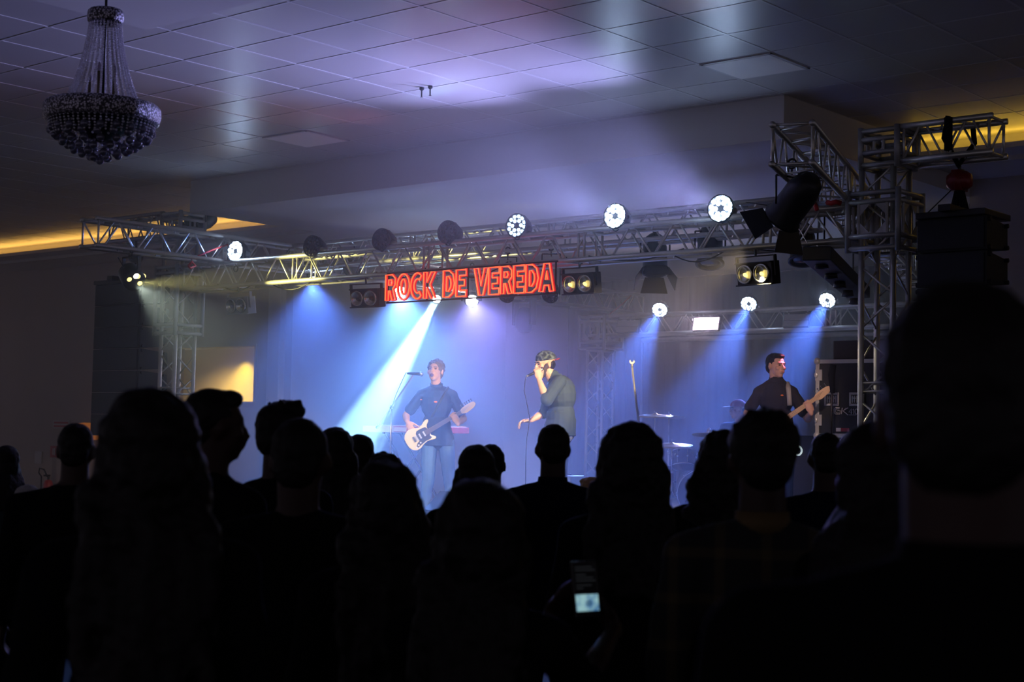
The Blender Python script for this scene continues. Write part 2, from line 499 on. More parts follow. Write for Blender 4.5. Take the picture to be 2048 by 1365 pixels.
spot('hatch_fill', (-20.2, YW + 0.7, Z(1.34)), (-20.3, YW + 1.2, 0.0), 190, (1.0, 0.62, 0.06), 140, 0.9, 0.05)  # added fill for the service room, apart from the recessed lamp

# cove lights (strip lamps lying in the slot)
for nm, x0, x1, pw in (('left', -27, XL, 34), ('right', XR, 4, 17)):
    area('cove_light_' + nm, ((x0 + x1) / 2, YC + 0.22, HL + 0.04), ((x0 + x1) / 2, YC + 0.16, HC + 0.32), pw, AMBER if nm == 'left' else (1.0, 0.62, 0.06), x1 - x0, 0.04, 164)

# ceiling light fixtures, switched off
for a, b, lab in (((-6.58, 10.00), (-5.93, 10.62), 'square pale ceiling light panel, switched off, near the bright ceiling streak'),
                  ((-11.82, 10.00), (-11.17, 10.62), 'square pale ceiling light panel, switched off, above the left end of the beam')):
    t = thing('ceiling_light', lab, 'ceiling light', ((a[0] + b[0]) / 2, (a[1] + b[1]) / 2, HC))
    f = MB()
    for sx, sy, dx, dy in ((0, 1, .64, .03), (0, -1, .64, .03), (1, 0, .03, .6), (-1, 0, .03, .6)):
        f.box((sx * .305, sy * .29, -0.006), (dx, dy, 0.012))
    f.build('frame', M['grid'], t)
    MB().box((0, 0, -0.008), (0.59, 0.56, 0.012)).build('diffuser', M['panelm'], t)
t = thing('smoke_detector', 'small two-pronged fitting hanging from the ceiling tiles', 'sprinkler', atZ(852, 178, HC - 0.02))
for s_ in (-0.05, 0.05):
    MB().lathe([(0.02, 0.02), (0.02, 0.0), (0.006, -0.01), (0.006, -0.06), (0.014, -0.065)], origin=(s_, 0, 0), n=8).build('sprinkler_nozzle', M['bmetal'], t)

# ================================================================== STAGE
ZS = Z(-0.92)                                # stage deck height
st = thing('stage', 'black skirted stage platform filling the alcove under the trusses', 'stage', (-10.64, 15.6, 0))
MB().box((-0.0, -0.1, ZS - 0.04), (7.9, 8.9, 0.08)).build('deck', M['deck'], st)
MB().box((-0.0, -4.5, ZS / 2 - 0.045), (7.9, 0.03, ZS - 0.09)).box((-3.93, 0, ZS / 2 - 0.045), (0.03, 8.9, ZS - 0.09)).box((3.93, 0, ZS / 2 - 0.045), (0.03, 8.9, ZS - 0.09)).build('skirt', M['black'], st)
# dark drape on the back wall of the alcove
dr = MB()
x = -15.85; pts = []
while x < XR - 0.05:
    pts.append((x, YK - 0.10 + 0.035 * math.sin(x * 17) + 0.02 * math.sin(x * 41))); x += 0.04
rr = []
for zz in (ZS + .01, HB - 0.02):
    rr.append([Vector((a, b, zz)) for a, b in pts] + [Vector((a, b + 0.01, zz)) for a, b in pts[::-1]])
dr.rings(rr)
tag(dr.build('backdrop_curtain', M['drape'], smooth=True), 'dark navy pleated drape hanging across the back wall behind the drums', 'curtain')
dr = MB(); pts = []
y = YW + 0.3
while y < YK - 0.2:
    pts.append((XR - 0.10 + 0.035 * math.sin(y * 17), y)); y += 0.04
rr = []
for zz in (ZS + .01, HB - 0.02):
    rr.append([Vector((a, b, zz)) for a, b in pts] + [Vector((a + 0.01, b, zz)) for a, b in pts[::-1]])
dr.rings(rr)
tag(dr.build('side_curtain', M['drape'], smooth=True), 'dark drape hanging along the side of the stage behind the tall lattice tower', 'curtain')


# ------------------------------------------------------------------ trusses
def truss(label, p0, p1, size=0.28, pitch=0.50, up=(0, 0, 1), group='aluminium box trusses of the stage rig', cat='truss', name='box_truss', w=None, joints=2.0, mt='alu', phase=0):
    """A square lattice girder: four chords, zigzag lacing on the four faces, end frames."""
    p0 = Vector(p0); p1 = Vector(p1); L = (p1 - p0).length; d = (p1 - p0).normalized()
    up = Vector(up); s = d.cross(up).normalized(); u = s.cross(d).normalized(); h = size / 2
    root = thing(name, label, cat, p0, group=group)
    cor = [s * a * h + u * b * h for a, b in ((-1, -1), (1, -1), (1, 1), (-1, 1))]
    for cpt in cor:
        MB().cyl(cpt, cpt + d * L, 0.025, n=10).build('chord', M[mt], root, smooth=True)
    n = max(2, round(L / pitch))
    for k in range(4):
        a, b = cor[k], cor[(k + 1) % 4]
        q = MB()
        for i in range(n):
            t0 = L * i / n; t1 = L * (i + 1) / n; tm = (t0 + t1) / 2
            A, B = (a, b) if (i + k) % 2 or True else (b, a)
            q.cyl(A + d * (t0 + 0.022), B + d * (tm - .022), 0.0095, n=6)
            q.cyl(B + d * (tm + .022), A + d * (t1 - 0.022), 0.0095, n=6)
        q.build('lacing', M[mt], root, smooth=True)
    q = MB(); t = 0.03; ts = [0.03, L - 0.03]
    j = joints
    while j < L - 0.3: ts += [j - 0.035, j + 0.035]; j += joints
    for t in ts:
        q = MB()
        for k in range(4): q.cyl(cor[k] + d * t, cor[(k + 1) % 4] + d * t, 0.0125, n=6)
        q.build('cross_frame', M[mt], root, smooth=True)
    return root


def tower(label, x, y, z1, size=0.28, z0=0.06):
    return truss(label, (x, y, z0), (x, y, z1), size, 0.51, up=(0, 1, 0), cat='tower', name='truss_tower', group='upright truss towers of the stage rig', joints=2.0)


def sleeve(label, x, y, z0, z1, size=0.44, plate=True):
    """The cube frame that rides on a tower: corner posts, rails and plates with a diamond hole."""
    root = thing('sleeve_block', label, 'truss corner block', (x, y, z0), group='corner blocks of the truss towers')
    h = size / 2; H = z1 - z0
    for a, b in ((-1, -1), (1, -1), (1, 1), (-1, 1)):
        MB().cyl((a * h, b * h, 0), (a * h, b * h, H), 0.026, n=8).build('corner_post', M['aludark'], root, smooth=True)
    for zz in (0.03, 0.13, H - 0.10, H - 0.03):
        q = MB()
        for k in range(4):
            c4 = ((-1, -1), (1, -1), (1, 1), (-1, 1)); a, b = c4[k], c4[(k + 1) % 4]
            q.cyl((a[0] * h, a[1] * h, zz), (b[0] * h, b[1] * h, zz), 0.022, n=8)
        q.build('rail_frame', M['aludark'], root, smooth=True)
    if plate:
        zc = (0.13 + H - 0.10) / 2; ph = min(size * .34, (H - 0.26) / 2)
        for k, (nx, ny) in enumerate(((0, -1), (1, 0), (0, 1), (-1, 0))):
            ux = Vector((-ny, nx, 0)); o = Vector((nx * (h - .0), ny * (h - .0), zc)); q = MB()
            r = ph * 0.86
            for sx, sz in ((1, 1), (-1, 1), (-1, -1), (1, -1)):   # four corner gussets leave a diamond opening
                q.prism([(sx * ph, sz * ph), (sx * ph, 0 + sz * (ph - r)), (sx * (ph - r), sz * ph)] if sx * sz > 0 else [(sx * ph, sz * ph), (sx * (ph - r), sz * ph), (sx * ph, sz * (ph - r))], o, ux, (0, 0, 1), 0.008)
            q.cyl(o + ux * ph + Vector((0, 0, -ph)), o + ux * ph + Vector((0, 0, ph)), 0.014, n=6)
            q.cyl(o - ux * ph + Vector((0, 0, -ph)), o - ux * ph + Vector((0, 0, ph)), 0.014, n=6)
            q.build('gusset_plate', M['aludark'], root)
    return root


YF = 11.44
ZF = Z(1.79)        # centre height of the front truss
XT0, XT1 = -14.95, -5.69
front_truss = truss('long silver box truss carrying the red neon sign along the stage front', (-14.72, YF, ZF), (-5.94, YF, ZF), 0.28, 0.50)
ltower = tower('slim silver tower under the dark truss end beside the serving hatch', XT0, YF, Z(2.26))
rtower = tower('tall silver lattice tower beside the big black speaker stack', XT1, YF, Z(2.26))
sleeve('heavy corner block with diamond plate on the tower beside the black speaker stack', XT1, YF, Z(1.53), Z(2.04), 0.44)
sleeve('corner block on the slim tower beside the serving hatch', XT0, YF, Z(1.10), Z(1.95), 0.40, False)
sleeve('top box over the big tower, where the outrigger with the red hoist starts', XT1 + 0.02, YF, Z(2.22), Z(2.56), 0.32, True)
sleeve('dark top box over the slim tower, under the ceiling cove', XT0 + 0.03, YF, Z(2.27), Z(2.60), 0.36, True)
truss('short outrigger truss that carries the red chain hoist', (XT1 + 0.2, YF, Z(2.40)), (-4.72, YF, Z(2.40)), 0.28, 0.44, group=None)
truss('short dark outrigger truss silhouetted against the amber cove light', (-16.25, YF, Z(2.46)), (XT0 - 0.17, YF, Z(2.46)), 0.28, 0.44, group=None, mt='aludark')
ltr = truss('long side truss running from the amber cove to the back of the stage', (-14.1, 9.55, Z(2.09)), (-14.1, 19.75, Z(2.09)), 0.29, 0.52)
RS0 = Vector((-5.52, 9.62, Z(2.14))); RSd = Vector((-0.34, 0.94, 0)).normalized()
rtr = truss('steep-looking side truss whose open square end juts toward the audience', RS0, RS0 + RSd * 9.2, 0.29, 0.48)
truss('thin truss behind the front truss, just under the pale soffit', (-13.9, 12.45, Z(2.09)), (-6.9, 12.45, Z(2.09)), 0.28, 0.50)
YR = 18.3
truss('rear truss with the lit pinkish panel', (-13.85, YR, Z(1.64)), (-7.2, YR, Z(1.64)), 0.28, 0.50)
rt = tower('faint hazy tower in the middle of the stage, behind the cap wearing singer', -13.72, YR, Z(1.3), z0=ZS + 0.045)
sleeve('faint hazy corner block where the rear truss meets its tower', -13.72, YR, Z(1.27), Z(1.80), 0.46)
tower('rear tower half hidden behind the tall lattice tower', -7.0, YR, Z(1.8), z0=ZS + 0.045)
for x_, y_, lab in ((XT0, YF, 'base plate of the slim tower'), (XT1, YF, 'base plate of the big tower'), (-13.72, YR, 'base plate of the hazy tower'), (-7.0, YR, 'base plate of the rear tower')):
    par = {0: ltower, 1: rtower, 2: rt}.get((XT0, XT1, -13.72).index(x_) if x_ in (XT0, XT1, -13.72) else 3)
    if par:
        MB().box((0, 0, -0.03), (0.6, 0.6, 0.03)).build('base_plate', M['aludark'], par)


# red ratchet straps and safety slings
def strap(pts, label, r=0.012, m='red', name='ratchet_strap', cat='strap', group=None):
    b = MB(); b.tube(pts, r, 6)
    return tag(b.build(name, M[m], smooth=True), label, cat, group)


a = atX(455, 490, -13.95); strap([atX(390, 515, -13.95), atX(425, 500, -13.95), a, atX(468, 513, -13.95), atX(472, 530, -13.95)], 'red strap wound round the side truss beside the leftmost lit lamp')
strap([atX(377, 532, -13.93), atX(384, 524, -13.93), atX(391, 532, -13.93), atX(381, 537, -13.93), atX(377, 532, -13.93)], 'small red strap knot under the side truss above the slim tower', 0.014)
strap([atY(1655, 405, 11.25), atY(1662, 407, 11.22), atY(1672, 404, 11.22), atY(1682, 407, 11.25)], 'red strap tail lying on the front truss beside the big corner block', 0.022)
strap([atY(1630, 409, 11.25), atY(1632, 414, 11.22), atY(1634, 421, 11.22)], 'orange red strap end hanging on the front truss beside the barn door lamp', 0.02)
strap([atX(1262, 592, -13.92), atX(1243, 610, -13.92), atX(1228, 622, -13.92), atX(1215, 632, -13.92), atX(1240, 633, -13.92)], 'faint red strap at the far end of the side truss')


# ------------------------------------------------------------------ hung fixtures
def rot_to(dirv, up=(0, 0, 1)):
    return Vector(dirv).to_track_quat('Y', 'Z').to_matrix()


def clamp(root, h, hang=True):
    """hook clamp between yoke and truss tube, h = height of the tube above the fixture"""
    s = 1 if hang else -1
    q = MB(); q.cyl((0, 0, s * (h - 0.10)), (0, 0, s * (h - 0.03)), 0.008, n=6)
    q.tube([(0.036 * math.cos(t), 0, s * (h + 0.002) + 0.036 * math.sin(t)) for t in [2 * PI * i / 12 for i in range(12)]], 0.009, 6, close=True)
    q.build('clamp', M['bmetal'], root, smooth=True)


def par_can(loc, aim, label, lens='ledon', r=0.115, depth=0.20, group='round multi-lens lamps on the front truss', n_led=(6, 12), stand=True, yoke=True, hang=0.17):
    root = thing('stage_lamp', label, 'stage lamp', loc, group=group)
    d = (Vector(aim) - Vector(loc)).normalized(); R = rot_to(d)
    b = MB()
    prof = [(r * .0, -depth * .9), (r * .45, -depth * .9), (r * .62, -depth * .75), (r * .88, -depth * .35), (r * .99, -depth * .1), (r, 0.0), (r, 0.03), (r * .93, 0.03), (r * .92, 0.012), (0, 0.012)]
    b.lathe(prof, axis=R @ Vector((0, 1, 0)), n=24, cap=False)
    for i in range(12):
        t = 2 * PI * i / 12
        v0 = R @ Vector((math.cos(t) * r * .66, -depth * .7, math.sin(t) * r * .66)); v1 = R @ Vector((math.cos(t) * r * .98, -depth * .12, math.sin(t) * r * .98))
        b.cyl(v0, v1, 0.006, n=4)
    b.build('housing', M['bmetal'], root, smooth=True)
    q = MB()
    def disc(x, z, rr):
        q.lathe([(rr, 0.012), (rr * .9, 0.022), (0.001, 0.028)], origin=R @ Vector((x, 0, z)), axis=R @ Vector((0, 1, 0)), n=10)
    for ring, (cnt, rad) in enumerate(((n_led[0], .42), (n_led[1], .76))):
        for i in range(cnt):
            t = 2 * PI * i / cnt + ring * .2
            disc(math.cos(t) * r * rad, math.sin(t) * r * rad, r * .165)
    q.build('lens_array', M[lens], root)
    if yoke:
        s = 1 if not stand else -1
        yk = MB(); sx = R @ Vector((1, 0, 0)); sx = Vector((sx.x, sx.y, 0)).normalized()
        hy = hang - 0.07
        for sg in (-1, 1):
            yk.cyl(sx * sg * (r + .012), sx * sg * (r + .012) + Vector((0, 0, s * hy)), 0.007, n=6)
        yk.cyl(sx * (r + .012) + Vector((0, 0, s * hy)), -sx * (r + .012) + Vector((0, 0, s * hy)), 0.007, n=6)
        yk.build('yoke', M['bmetal'], root, smooth=True)
        clamp(root, hang, not stand)
    return root, d


aud = Vector((0.10, -1, 0.06))
for k, (px_, py_, lens, lab) in enumerate((
        (626, 493, 'ledoff', 'unlit round black lamp on the front truss, above the small bright blue lamp'),
        (765, 480, 'ledoff', 'unlit round black lamp above the R of the neon sign'),
        (897, 465, 'ledoff', 'unlit round black lamp above the D of the neon sign'),
        (1035, 452, 'leddim', 'round lamp with separate dim blue dots above the E R of the neon sign'),
        (1232, 433, 'ledon', 'brightly lit round lamp on the front truss above the end of the neon sign'),
        (1443, 418, 'ledon', 'brightest round lamp on the front truss, beside the black barn door lamp'))):
    loc = atY(px_, py_, 11.28)
    par_can(loc, loc + aud, lab, lens, r=0.12 if k < 5 else 0.125, hang=loc.z - Z(1.93))
    if lens == 'ledon':
        spot('front_lamp_light', loc + aud.normalized() * 0.05, loc + Vector((-0.30, -1, 0.20)), 900, (0.42, 0.43, 1.0), 66, 1.0, 0.16)
    if lens == 'leddim':
        spot('front_lamp_light', loc + aud.normalized() * 0.05, loc + Vector((-0.55, -1, 0.40)), 60, (0.9, 0.35, 0.55), 40, 0.9, 0.10)
loc = atX(473, 503, -13.75)
par_can(loc, loc + Vector((0.12, -1, 0.04)), 'leftmost lit round lamp, beside the dark side truss', 'ledon', r=0.125, group=None, hang=0.20)
spot('left_round_lamp_light', loc + Vector((.0, -.06, 0)), loc + Vector((-0.45, -1, 0.05)), 60, BLUE, 40, 0.9, 0.06)


def mover(loc, aim, label, lens='ledhot', s=1.0, group='lit moving head lamps hanging from the side truss'):
    """moving head: base box, two-arm yoke, tilting head with a front lens"""
    root = thing('moving_head', label, 'stage lamp', loc, group=group)
    d = (Vector(aim) - Vector(loc)).normalized(); R = rot_to(d)
    MB().box((0, 0, 0.30 * s), (0.24 * s, 0.24 * s, 0.09 * s)).build('base', M['bplast'], root, bevel=0.01)
    y = MB()
    for sg in (-1, 1): y.box((sg * 0.125 * s, 0, 0.12 * s), (0.035 * s, 0.09 * s, 0.30 * s))
    y.box((0, 0, 0.245 * s), (0.28 * s, 0.10 * s, 0.03 * s))
    y.build('yoke', M['bplast'], root, bevel=0.008)
    h = MB(); h.lathe([(0.0, -0.16 * s), (0.07 * s, -0.15 * s), (0.095 * s, -0.08 * s), (0.10 * s, 0.04 * s), (0.09 * s, 0.09 * s), (0.08 * s, 0.09 * s), (0.078 * s, 0.075 * s), (0, 0.075 * s)], axis=R @ Vector((0, 1, 0)), n=20, cap=False)
    h.build('head', M['bplast'], root, smooth=True)
    MB().lathe([(0.074 * s, 0.076 * s), (0.06 * s, 0.088 * s), (0.001, 0.094 * s)], axis=R @ Vector((0, 1, 0)), n=16).build('lens', M[lens], root, smooth=True)
    q = MB(); q.cyl((0, 0, 0.34 * s), (0, 0, 0.40 * s), 0.012, n=6)
    q.tube([(0, 0.036 * math.cos(t), 0.42 * s + 0.036 * math.sin(t)) for t in [2 * PI * i / 12 for i in range(12)]], 0.009, 6, close=True)
    q.build('clamp', M['bmetal'], root, smooth=True)
    return root, d


XM = -13.98
spots_ = (
    (625, 557, (640, 900, 15.3), 'small bright lamp far along the side truss, nearest the serving hatch', 'ledon', 1050, (0.10, 0.24, 1.0), 44, .75, 0.8),
    (800, 580, (850, 960, 15.6), 'dazzling lamp glaring in front of the R of the neon sign', 'ledhot', 3600, (0.14, 0.34, 1.0), 46, .8, 1.0),
    (875, 596, (690, 930, 15.2), 'lamp throwing the narrow white beam below the K of the neon sign', 'ledhot', 36000, (0.42, 0.85, 1.0), 6.5, .22, 0.9),
    (943, 598, (1030, 960, 15.6), 'dazzling lamp under the second E of the neon sign, with a lilac beam', 'ledhot', 3200, (0.30, 0.28, 1.0), 44, .8, 1.05))
for px_, py_, tg, lab, lens, pw, colr, ang, bl, sc in spots_:
    loc = atX(px_, py_, XM); aim = atD(*tg)
    r_, d_ = mover(loc, aim, lab, lens, 0.8 * sc * (1.3 if pw > 2000 and pw < 5000 else 1.0))
    spot('moving_head_light', loc + d_ * 0.10, aim, pw, colr, ang, bl, 0.035)
    if lens == 'ledhot':
        # glare of the lens imitated by a second spot toward the camera
        spot('moving_head_flare', loc + d_ * 0.10, Vector((0, 0, CZ)), 26, colr, 70, 1.0, 0.04)
# rear truss lamps
for px_, py_, tg, lab in ((1320, 619, (1150, 960, 17.5), 'lit round lamp on the rear truss, the one closest to the hazy tower'),
                          (1498, 607, (1340, 960, 17.0), 'lit round lamp in the middle of the rear truss, between two panels'),
                          (1655, 600, (1450, 960, 16.5), 'lit round lamp on the rear truss beside the tall lattice tower')):
    loc = atY(px_, py_, 18.0); aim = atD(*tg)
    _, d_ = par_can(loc, aim, lab, 'ledon', r=0.115, group='lit round lamps on the rear truss', hang=loc.z - Z(1.79))
    spot('rear_lamp_light', loc + d_ * 0.05, aim, 2700, (0.09, 0.22, 1.0), 22, 0.7, 0.05)


def flat_panel(px_, py_, w_, h_, lens, label):
    p = atY(px_, py_, 18.0)
    root = thing('led_panel', label, 'led panel', p, rot=(math.radians(-16), 0, math.radians(8)), group='flat led panels on the rear truss' if lens == 'paneloff' else None)
    MB().box((0, 0.03, 0), (w_, 0.05, h_)).build('housing', M['bmetal'], root, bevel=0.006)
    MB().box((0, 0, h_ * .24), (w_ * .95, 0.012, h_ * .42)).box((0, 0, -h_ * .24), (w_ * .95, 0.012, h_ * .42)).build('light_face', M[lens], root)
    MB().cyl((-w_ / 2 - .01, 0.03, 0), (-w_ / 2 - .01, 0.16, 0.14), 0.008, n=6).cyl((w_ / 2 + .01, 0.03, 0), (w_ / 2 + .01, 0.16, 0.14), 0.008, n=6).cyl((-w_ / 2 - .01, 0.03, 0), (-w_ / 2 - .01, 0.03, 0.12), 0.008, n=6).cyl((w_ / 2 + .01, 0.03, 0), (w_ / 2 + .01, 0.03, 0.12), 0.008, n=6).cyl((-w_ / 2 - .01, 0.03, 0.12), (w_ / 2 + .01, 0.03, 0.12), 0.008, n=6).build('bracket', M['bmetal'], root)
    return p


p = flat_panel(1412, 648, 0.40, 0.20, 'pinkpanel', 'glowing pinkish white rectangular panel on the rear truss')
area('panel_light', p + Vector((0, -0.05, 0)), p + Vector((0, -1, -0.3)), 14, (1.0, 0.75, 0.95), 0.38, 0.16, 150)
flat_panel(1255, 653, 0.36, 0.19, 'paneloff', 'unlit grey panel on the rear truss beside the hazy corner block')
flat_panel(1592, 641, 0.36, 0.19, 'paneloff', 'unlit grey panel on the rear truss near the big tower')


def blinder(px_, py_, label, lit, yaw=0.0, side=False):
    loc = atY(px_, py_, 11.26)
    root = thing('blinder', label, 'stage lamp', loc, rot=(math.radians(8), 0, yaw), group='two-lamp blinders under the front truss')
    sw = 0.175
    b = MB(); b.box((0, 0.07, 0), (0.37, 0.12, 0.20)); b.box((0, 0.0, 0.095), (0.38, 0.03, 0.012)); b.box((0, 0.0, -0.095), (0.38, 0.03, 0.012))
    b.build('housing', M['bmetal'] if lit != 'pale' else M['aludark'], root, bevel=0.008)
    for sg in (-1, 1):
        lamp = MB(); lamp.lathe([(0.083, 0.0), (0.080, -0.018), (0.070, -0.018), (0.066, 0.0), (0.045, 0.03), (0.012, 0.045)], origin=(sg * sw / 2, 0, 0), axis=(0, 1, 0), n=24).build('reflector', M['reflector'], root, smooth=True)
        MB().ell((sg * sw / 2, 0.0, -0.006), (0.024, 0.018, 0.016), Matrix.Rotation(0.6, 3, 'Y')).build('bulb', M[{'warm': 'yelled', 'dim': 'ledoff', 'pale': 'bulb', 'spark': 'yelled'}[lit]], root, smooth=True)
    y = MB(); hz = Z(1.62) - loc.z
    for sg in (-1, 1): y.box((sg * 0.20, 0.05, 0.06), (0.012, 0.035, 0.17))
    y.box((0, 0.05, 0.148), (0.41, 0.035, 0.012))
    y.build('yoke', M['aludark'] if lit == 'pale' else M['bmetal'], root)
    q = MB(); q.cyl((0, 0.05, 0.15), (0, 0.05, max(hz, .17)), 0.010, n=6); q.build('clamp', M['bmetal'], root)
    return root


blinder(473, 612, 'pale double lamp hanging from the yellow lit end of the front truss', 'pale')
blinder(728, 597, 'dark double lamp beside the start of the neon sign', 'dim', 0.15)
blinder(1155, 568, 'black double lamp beside the end of the neon sign', 'spark', 0.0)
blinder(1507, 548, 'double lamp with shining warm reflectors, hanging near the big tower', 'warm', -0.1)


def fresnel(loc, aim, label, s=1.0, lens='ledoff', doors=True, group='barn door lamps hanging over the stage', ndoor=4, mt='bmetal', open_=0.75, door_mat=None):
    root = thing('barn_door_lamp', label, 'stage lamp', loc, group=group)
    d = (Vector(aim) - Vector(loc)).normalized(); R = rot_to(d); A = R @ Vector((0, 1, 0))
    MB().lathe([(0, -0.30 * s), (0.06 * s, -0.30 * s), (0.10 * s, -0.26 * s), (0.13 * s, -0.15 * s), (0.13 * s, 0.10 * s), (0.15 * s, 0.12 * s), (0.15 * s, 0.14 * s), (0.118 * s, 0.14 * s), (0.115 * s, 0.11 * s), (0, 0.11 * s)], axis=A, n=24, cap=False).build('housing', M[mt], root, smooth=True)
    MB().lathe([(0.112 * s, 0.112 * s), (0.09 * s, 0.13 * s), (0.001, 0.138 * s)], axis=A, n=20).build('lens', M[lens], root, smooth=True)
    if doors:
        for k in range(ndoor):
            t = k * PI / 2
            ux = R @ Vector((math.cos(t + PI / 2), 0, math.sin(t + PI / 2)))
            out = R @ Vector((math.cos(t), 0, math.sin(t)))
            uy = (out * math.sin(open_) + A * math.cos(open_)).normalized()
            MB().prism([(-0.10 * s, 0), (0.10 * s, 0), (0.145 * s, 0.17 * s), (-0.145 * s, 0.17 * s)], out * 0.135 * s + A * 0.14 * s, ux, uy, 0.004).build('barn_door', M[door_mat or 'bmetal'], root)
    y = MB(); sx = R @ Vector((1, 0, 0)); sx = Vector((sx.x, sx.y, 0)).normalized()
    for sg in (-1, 1): y.cyl(sx * sg * 0.155 * s, sx * sg * 0.155 * s + Vector((0, 0, 0.22 * s)), 0.008, n=6)
    y.cyl(sx * 0.155 * s + Vector((0, 0, 0.22 * s)), -sx * 0.155 * s + Vector((0, 0, 0.22 * s)), 0.008, n=6)
    y.build('yoke', M['bmetal'], root, smooth=True)
    clamp(root, 0.22 * s + 0.10)
    return root, d


# big black lamp on the protruding right side truss
loc = RS0 + RSd * 0.55 + Vector((-0.12, 0, -0.47)); loc = atY(1583, 412, 10.1)
stage_mid = Vector((-11.0, 12.6, Z(0.2)))
fresnel(loc, atD(1440, 600, 12.2), 'big black lamp with open barn doors, silhouetted on the jutting side truss', 1.0, 'yelled', group=None, open_=0.9)
d_ = (stage_mid - loc).normalized()
spot('performer_fill', (-3.6, 2.6, Z(2.7)), Vector((-10.9, 12.3, Z(0.15))), 4200, (1.0, 0.80, 0.52), 13, 1.0, 0.08)  # added warm fill from an unseen point in the hall, for the performers
spot('key_lamp_light', atY(1532, 486, 10.72), Vector((-10.7, 12.3, Z(0.25))), 1500, WARM, 26, 0.8, 0.06)
fresnel(atY(1310, 520, 12.6), atY(1312, 640, 12.4), 'lamp with pale blue lit barn doors hanging behind the front truss', 0.95, 'ledoff', open_=0.5)
fresnel(atY(1420, 505, 12.6), atY(1418, 640, 12.4), 'grey lamp without visible doors hanging behind the front truss', 0.95, 'ledoff', False)
fresnel(atY(1605, 500, 12.6), atY(1604, 640, 12.4), 'blue lit lamp hanging behind the front truss beside the tall lattice tower', 0.9, 'ledoff', False)
mover(atX(1048, 645, -14.0), atX(1040, 740, -14.3), 'dark unlit moving lamp hanging above the cap wearing singer', 'ledoff', 1.30, group=None)
strap([atX(1056, 604, -13.9), atX(1054, 590, -13.9), atX(1048, 575, -13.9)], 'thin black safety cable above the unlit moving lamp', 0.01, 'cable', 'safety_cable', 'cable')
fresnel(atY(708, 530, 12.6), atY(690, 600, 12.0), 'black lamp seen through the front truss beside the neon sign', 0.8, 'ledoff', False)
for px_, lab_ in ((1014, 'hollow unlit round lamp just under the V of the neon sign'), (1101, 'hollow unlit round lamp just under the last A of the neon sign')):
    loc = atY(px_, 590, 12.3)
    par_can(loc, loc + Vector((0.5, -1, -0.9)), lab_, 'ledoff', r=0.085, group=None, stand=False, hang=Z(1.95) - loc.z)
spot('tower_fill', atY(1507, 548, 11.2), atY(1735, 850, 11.5), 70, (1.0, 0.85, 0.45), 50, 0.8, 0.04)  # added warm fill on the tower and flight case; blinders face the hall
p0_ = atY(1200, 684, 19.2)
tag(MB().cyl((-13.6, 19.2, p0_.z), (-7.0, 19.2, p0_.z), 0.035, n=10).cyl((-13.6, 19.2, ZS + .01), (-13.6, 19.2, p0_.z), 0.02, n=8).cyl((-7.0, 19.2, ZS + .01), (-7.0, 19.2, p0_.z), 0.02, n=8).build('drape_pipe', M['aludark'], smooth=True), 'grey horizontal pipe frame below the rear truss in front of the navy drape', 'pipe frame')
# left lamp with four lenses
loc = atX(262, 552, -14.1)
root = thing('effect_lamp', 'black lamp with yellow lenses hanging from the near end of the left side truss', 'stage lamp', loc)
d = (Vector((0.75, -0.15, -0.55))).normalized(); R = rot_to(d)
MB().lathe([(0, -0.14), (0.08, -0.14), (0.12, -0.08), (0.13, 0.10), (0.12, 0.12), (0, 0.12)], axis=d, n=20, cap=False).build('housing', M['bmetal'], root, smooth=True)
q = MB()
for t in (0.3, 1.9, 3.4): q.lathe([(0.028, 0), (0.02, 0.012), (0.001, 0.016)], origin=R @ Vector((math.cos(t) * .07, 0.12, math.sin(t) * .07)), axis=d, n=12)
q.lathe([(0.03, 0), (0.02, 0.02), (0.001, 0.03)], origin=R @ Vector((-0.135, 0.02, 0.02)), axis=R @ Vector((-1, 0.1, 0)), n=12)
q.build('lens_array', M['yelled'], root)
MB().lathe([(0.034, 0), (0.02, 0.014), (0.001, 0.018)], origin=R @ Vector((0, 0.12, 0.07)), axis=d, n=12).build('hot_lens', M['yelhot'], root)
MB().box((-.14, 0, .1), (.015, .04, .22)).box((.14, 0, .1), (.015, .04, .22)).box((0, 0, .21), (.30, .04, .015)).build('yoke', M['bmetal'], root)
clamp(root, 0.29)
spot('effect_lamp_light', loc + d * 0.16, atY(620, 560, YF), 1000, (1.0, 0.90, 0.30), 24, 0.7, 0.03)
spot('effect_lamp_beam', loc + d * 0.16, loc + Vector((1.4, 0.3, -1.0)), 230, (0.85, 1.0, 0.80), 60, 0.9, 0.03)
strap([atX(236, 515, -14.1), atX(250, 540, -14.1), atX(262, 534, -14.1)], 'thin black cable loop beside the lamp with yellow lenses', 0.006, 'cable', 'power_cable', 'cable')
# round lamp on the dark top box over the left tower
fresnel(atY(398, 446, 11.62), atY(340, 470, 11.2), 'black round lamp beside the dark top box, against the amber cove', 0.85, 'ledoff', False, group=None)
# black batten under the right side truss
b0 = atX(1640, 505, -6.25); b1 = atX(1712, 588, -7.35)
t = thing('light_batten', 'long black batten hanging under the right side truss against the blue haze', 'stage lamp', (b0 + b1) / 2)
dd = (b1 - b0) / 2 * 1.15; ang = math.atan2(dd.y, dd.x)
Rz = Matrix.Rotation(ang, 3, 'Z')
MB().box((0, 0, 0), (dd.length * 2, 0.24, 0.12), Rz).build('housing', M['bmetal'], t, bevel=0.01)
q = MB()
for i in range(5):
    c = dd * (-0.8 + 0.4 * i)
    q.lathe([(0.05, 0), (0.06, -0.06), (0.05, -0.06), (0.03, -0.02)], origin=c + Vector((0, 0, -0.06)), n=12)
q.build('lamp_head', M['bmetal'], t, smooth=True)
q = MB()
for s_ in (-0.7, 0.7): q.cyl(dd * s_, dd * s_ + Vector((0, 0, 0.40)), 0.008, n=6)
q.build('hanger', M['bmetal'], t)

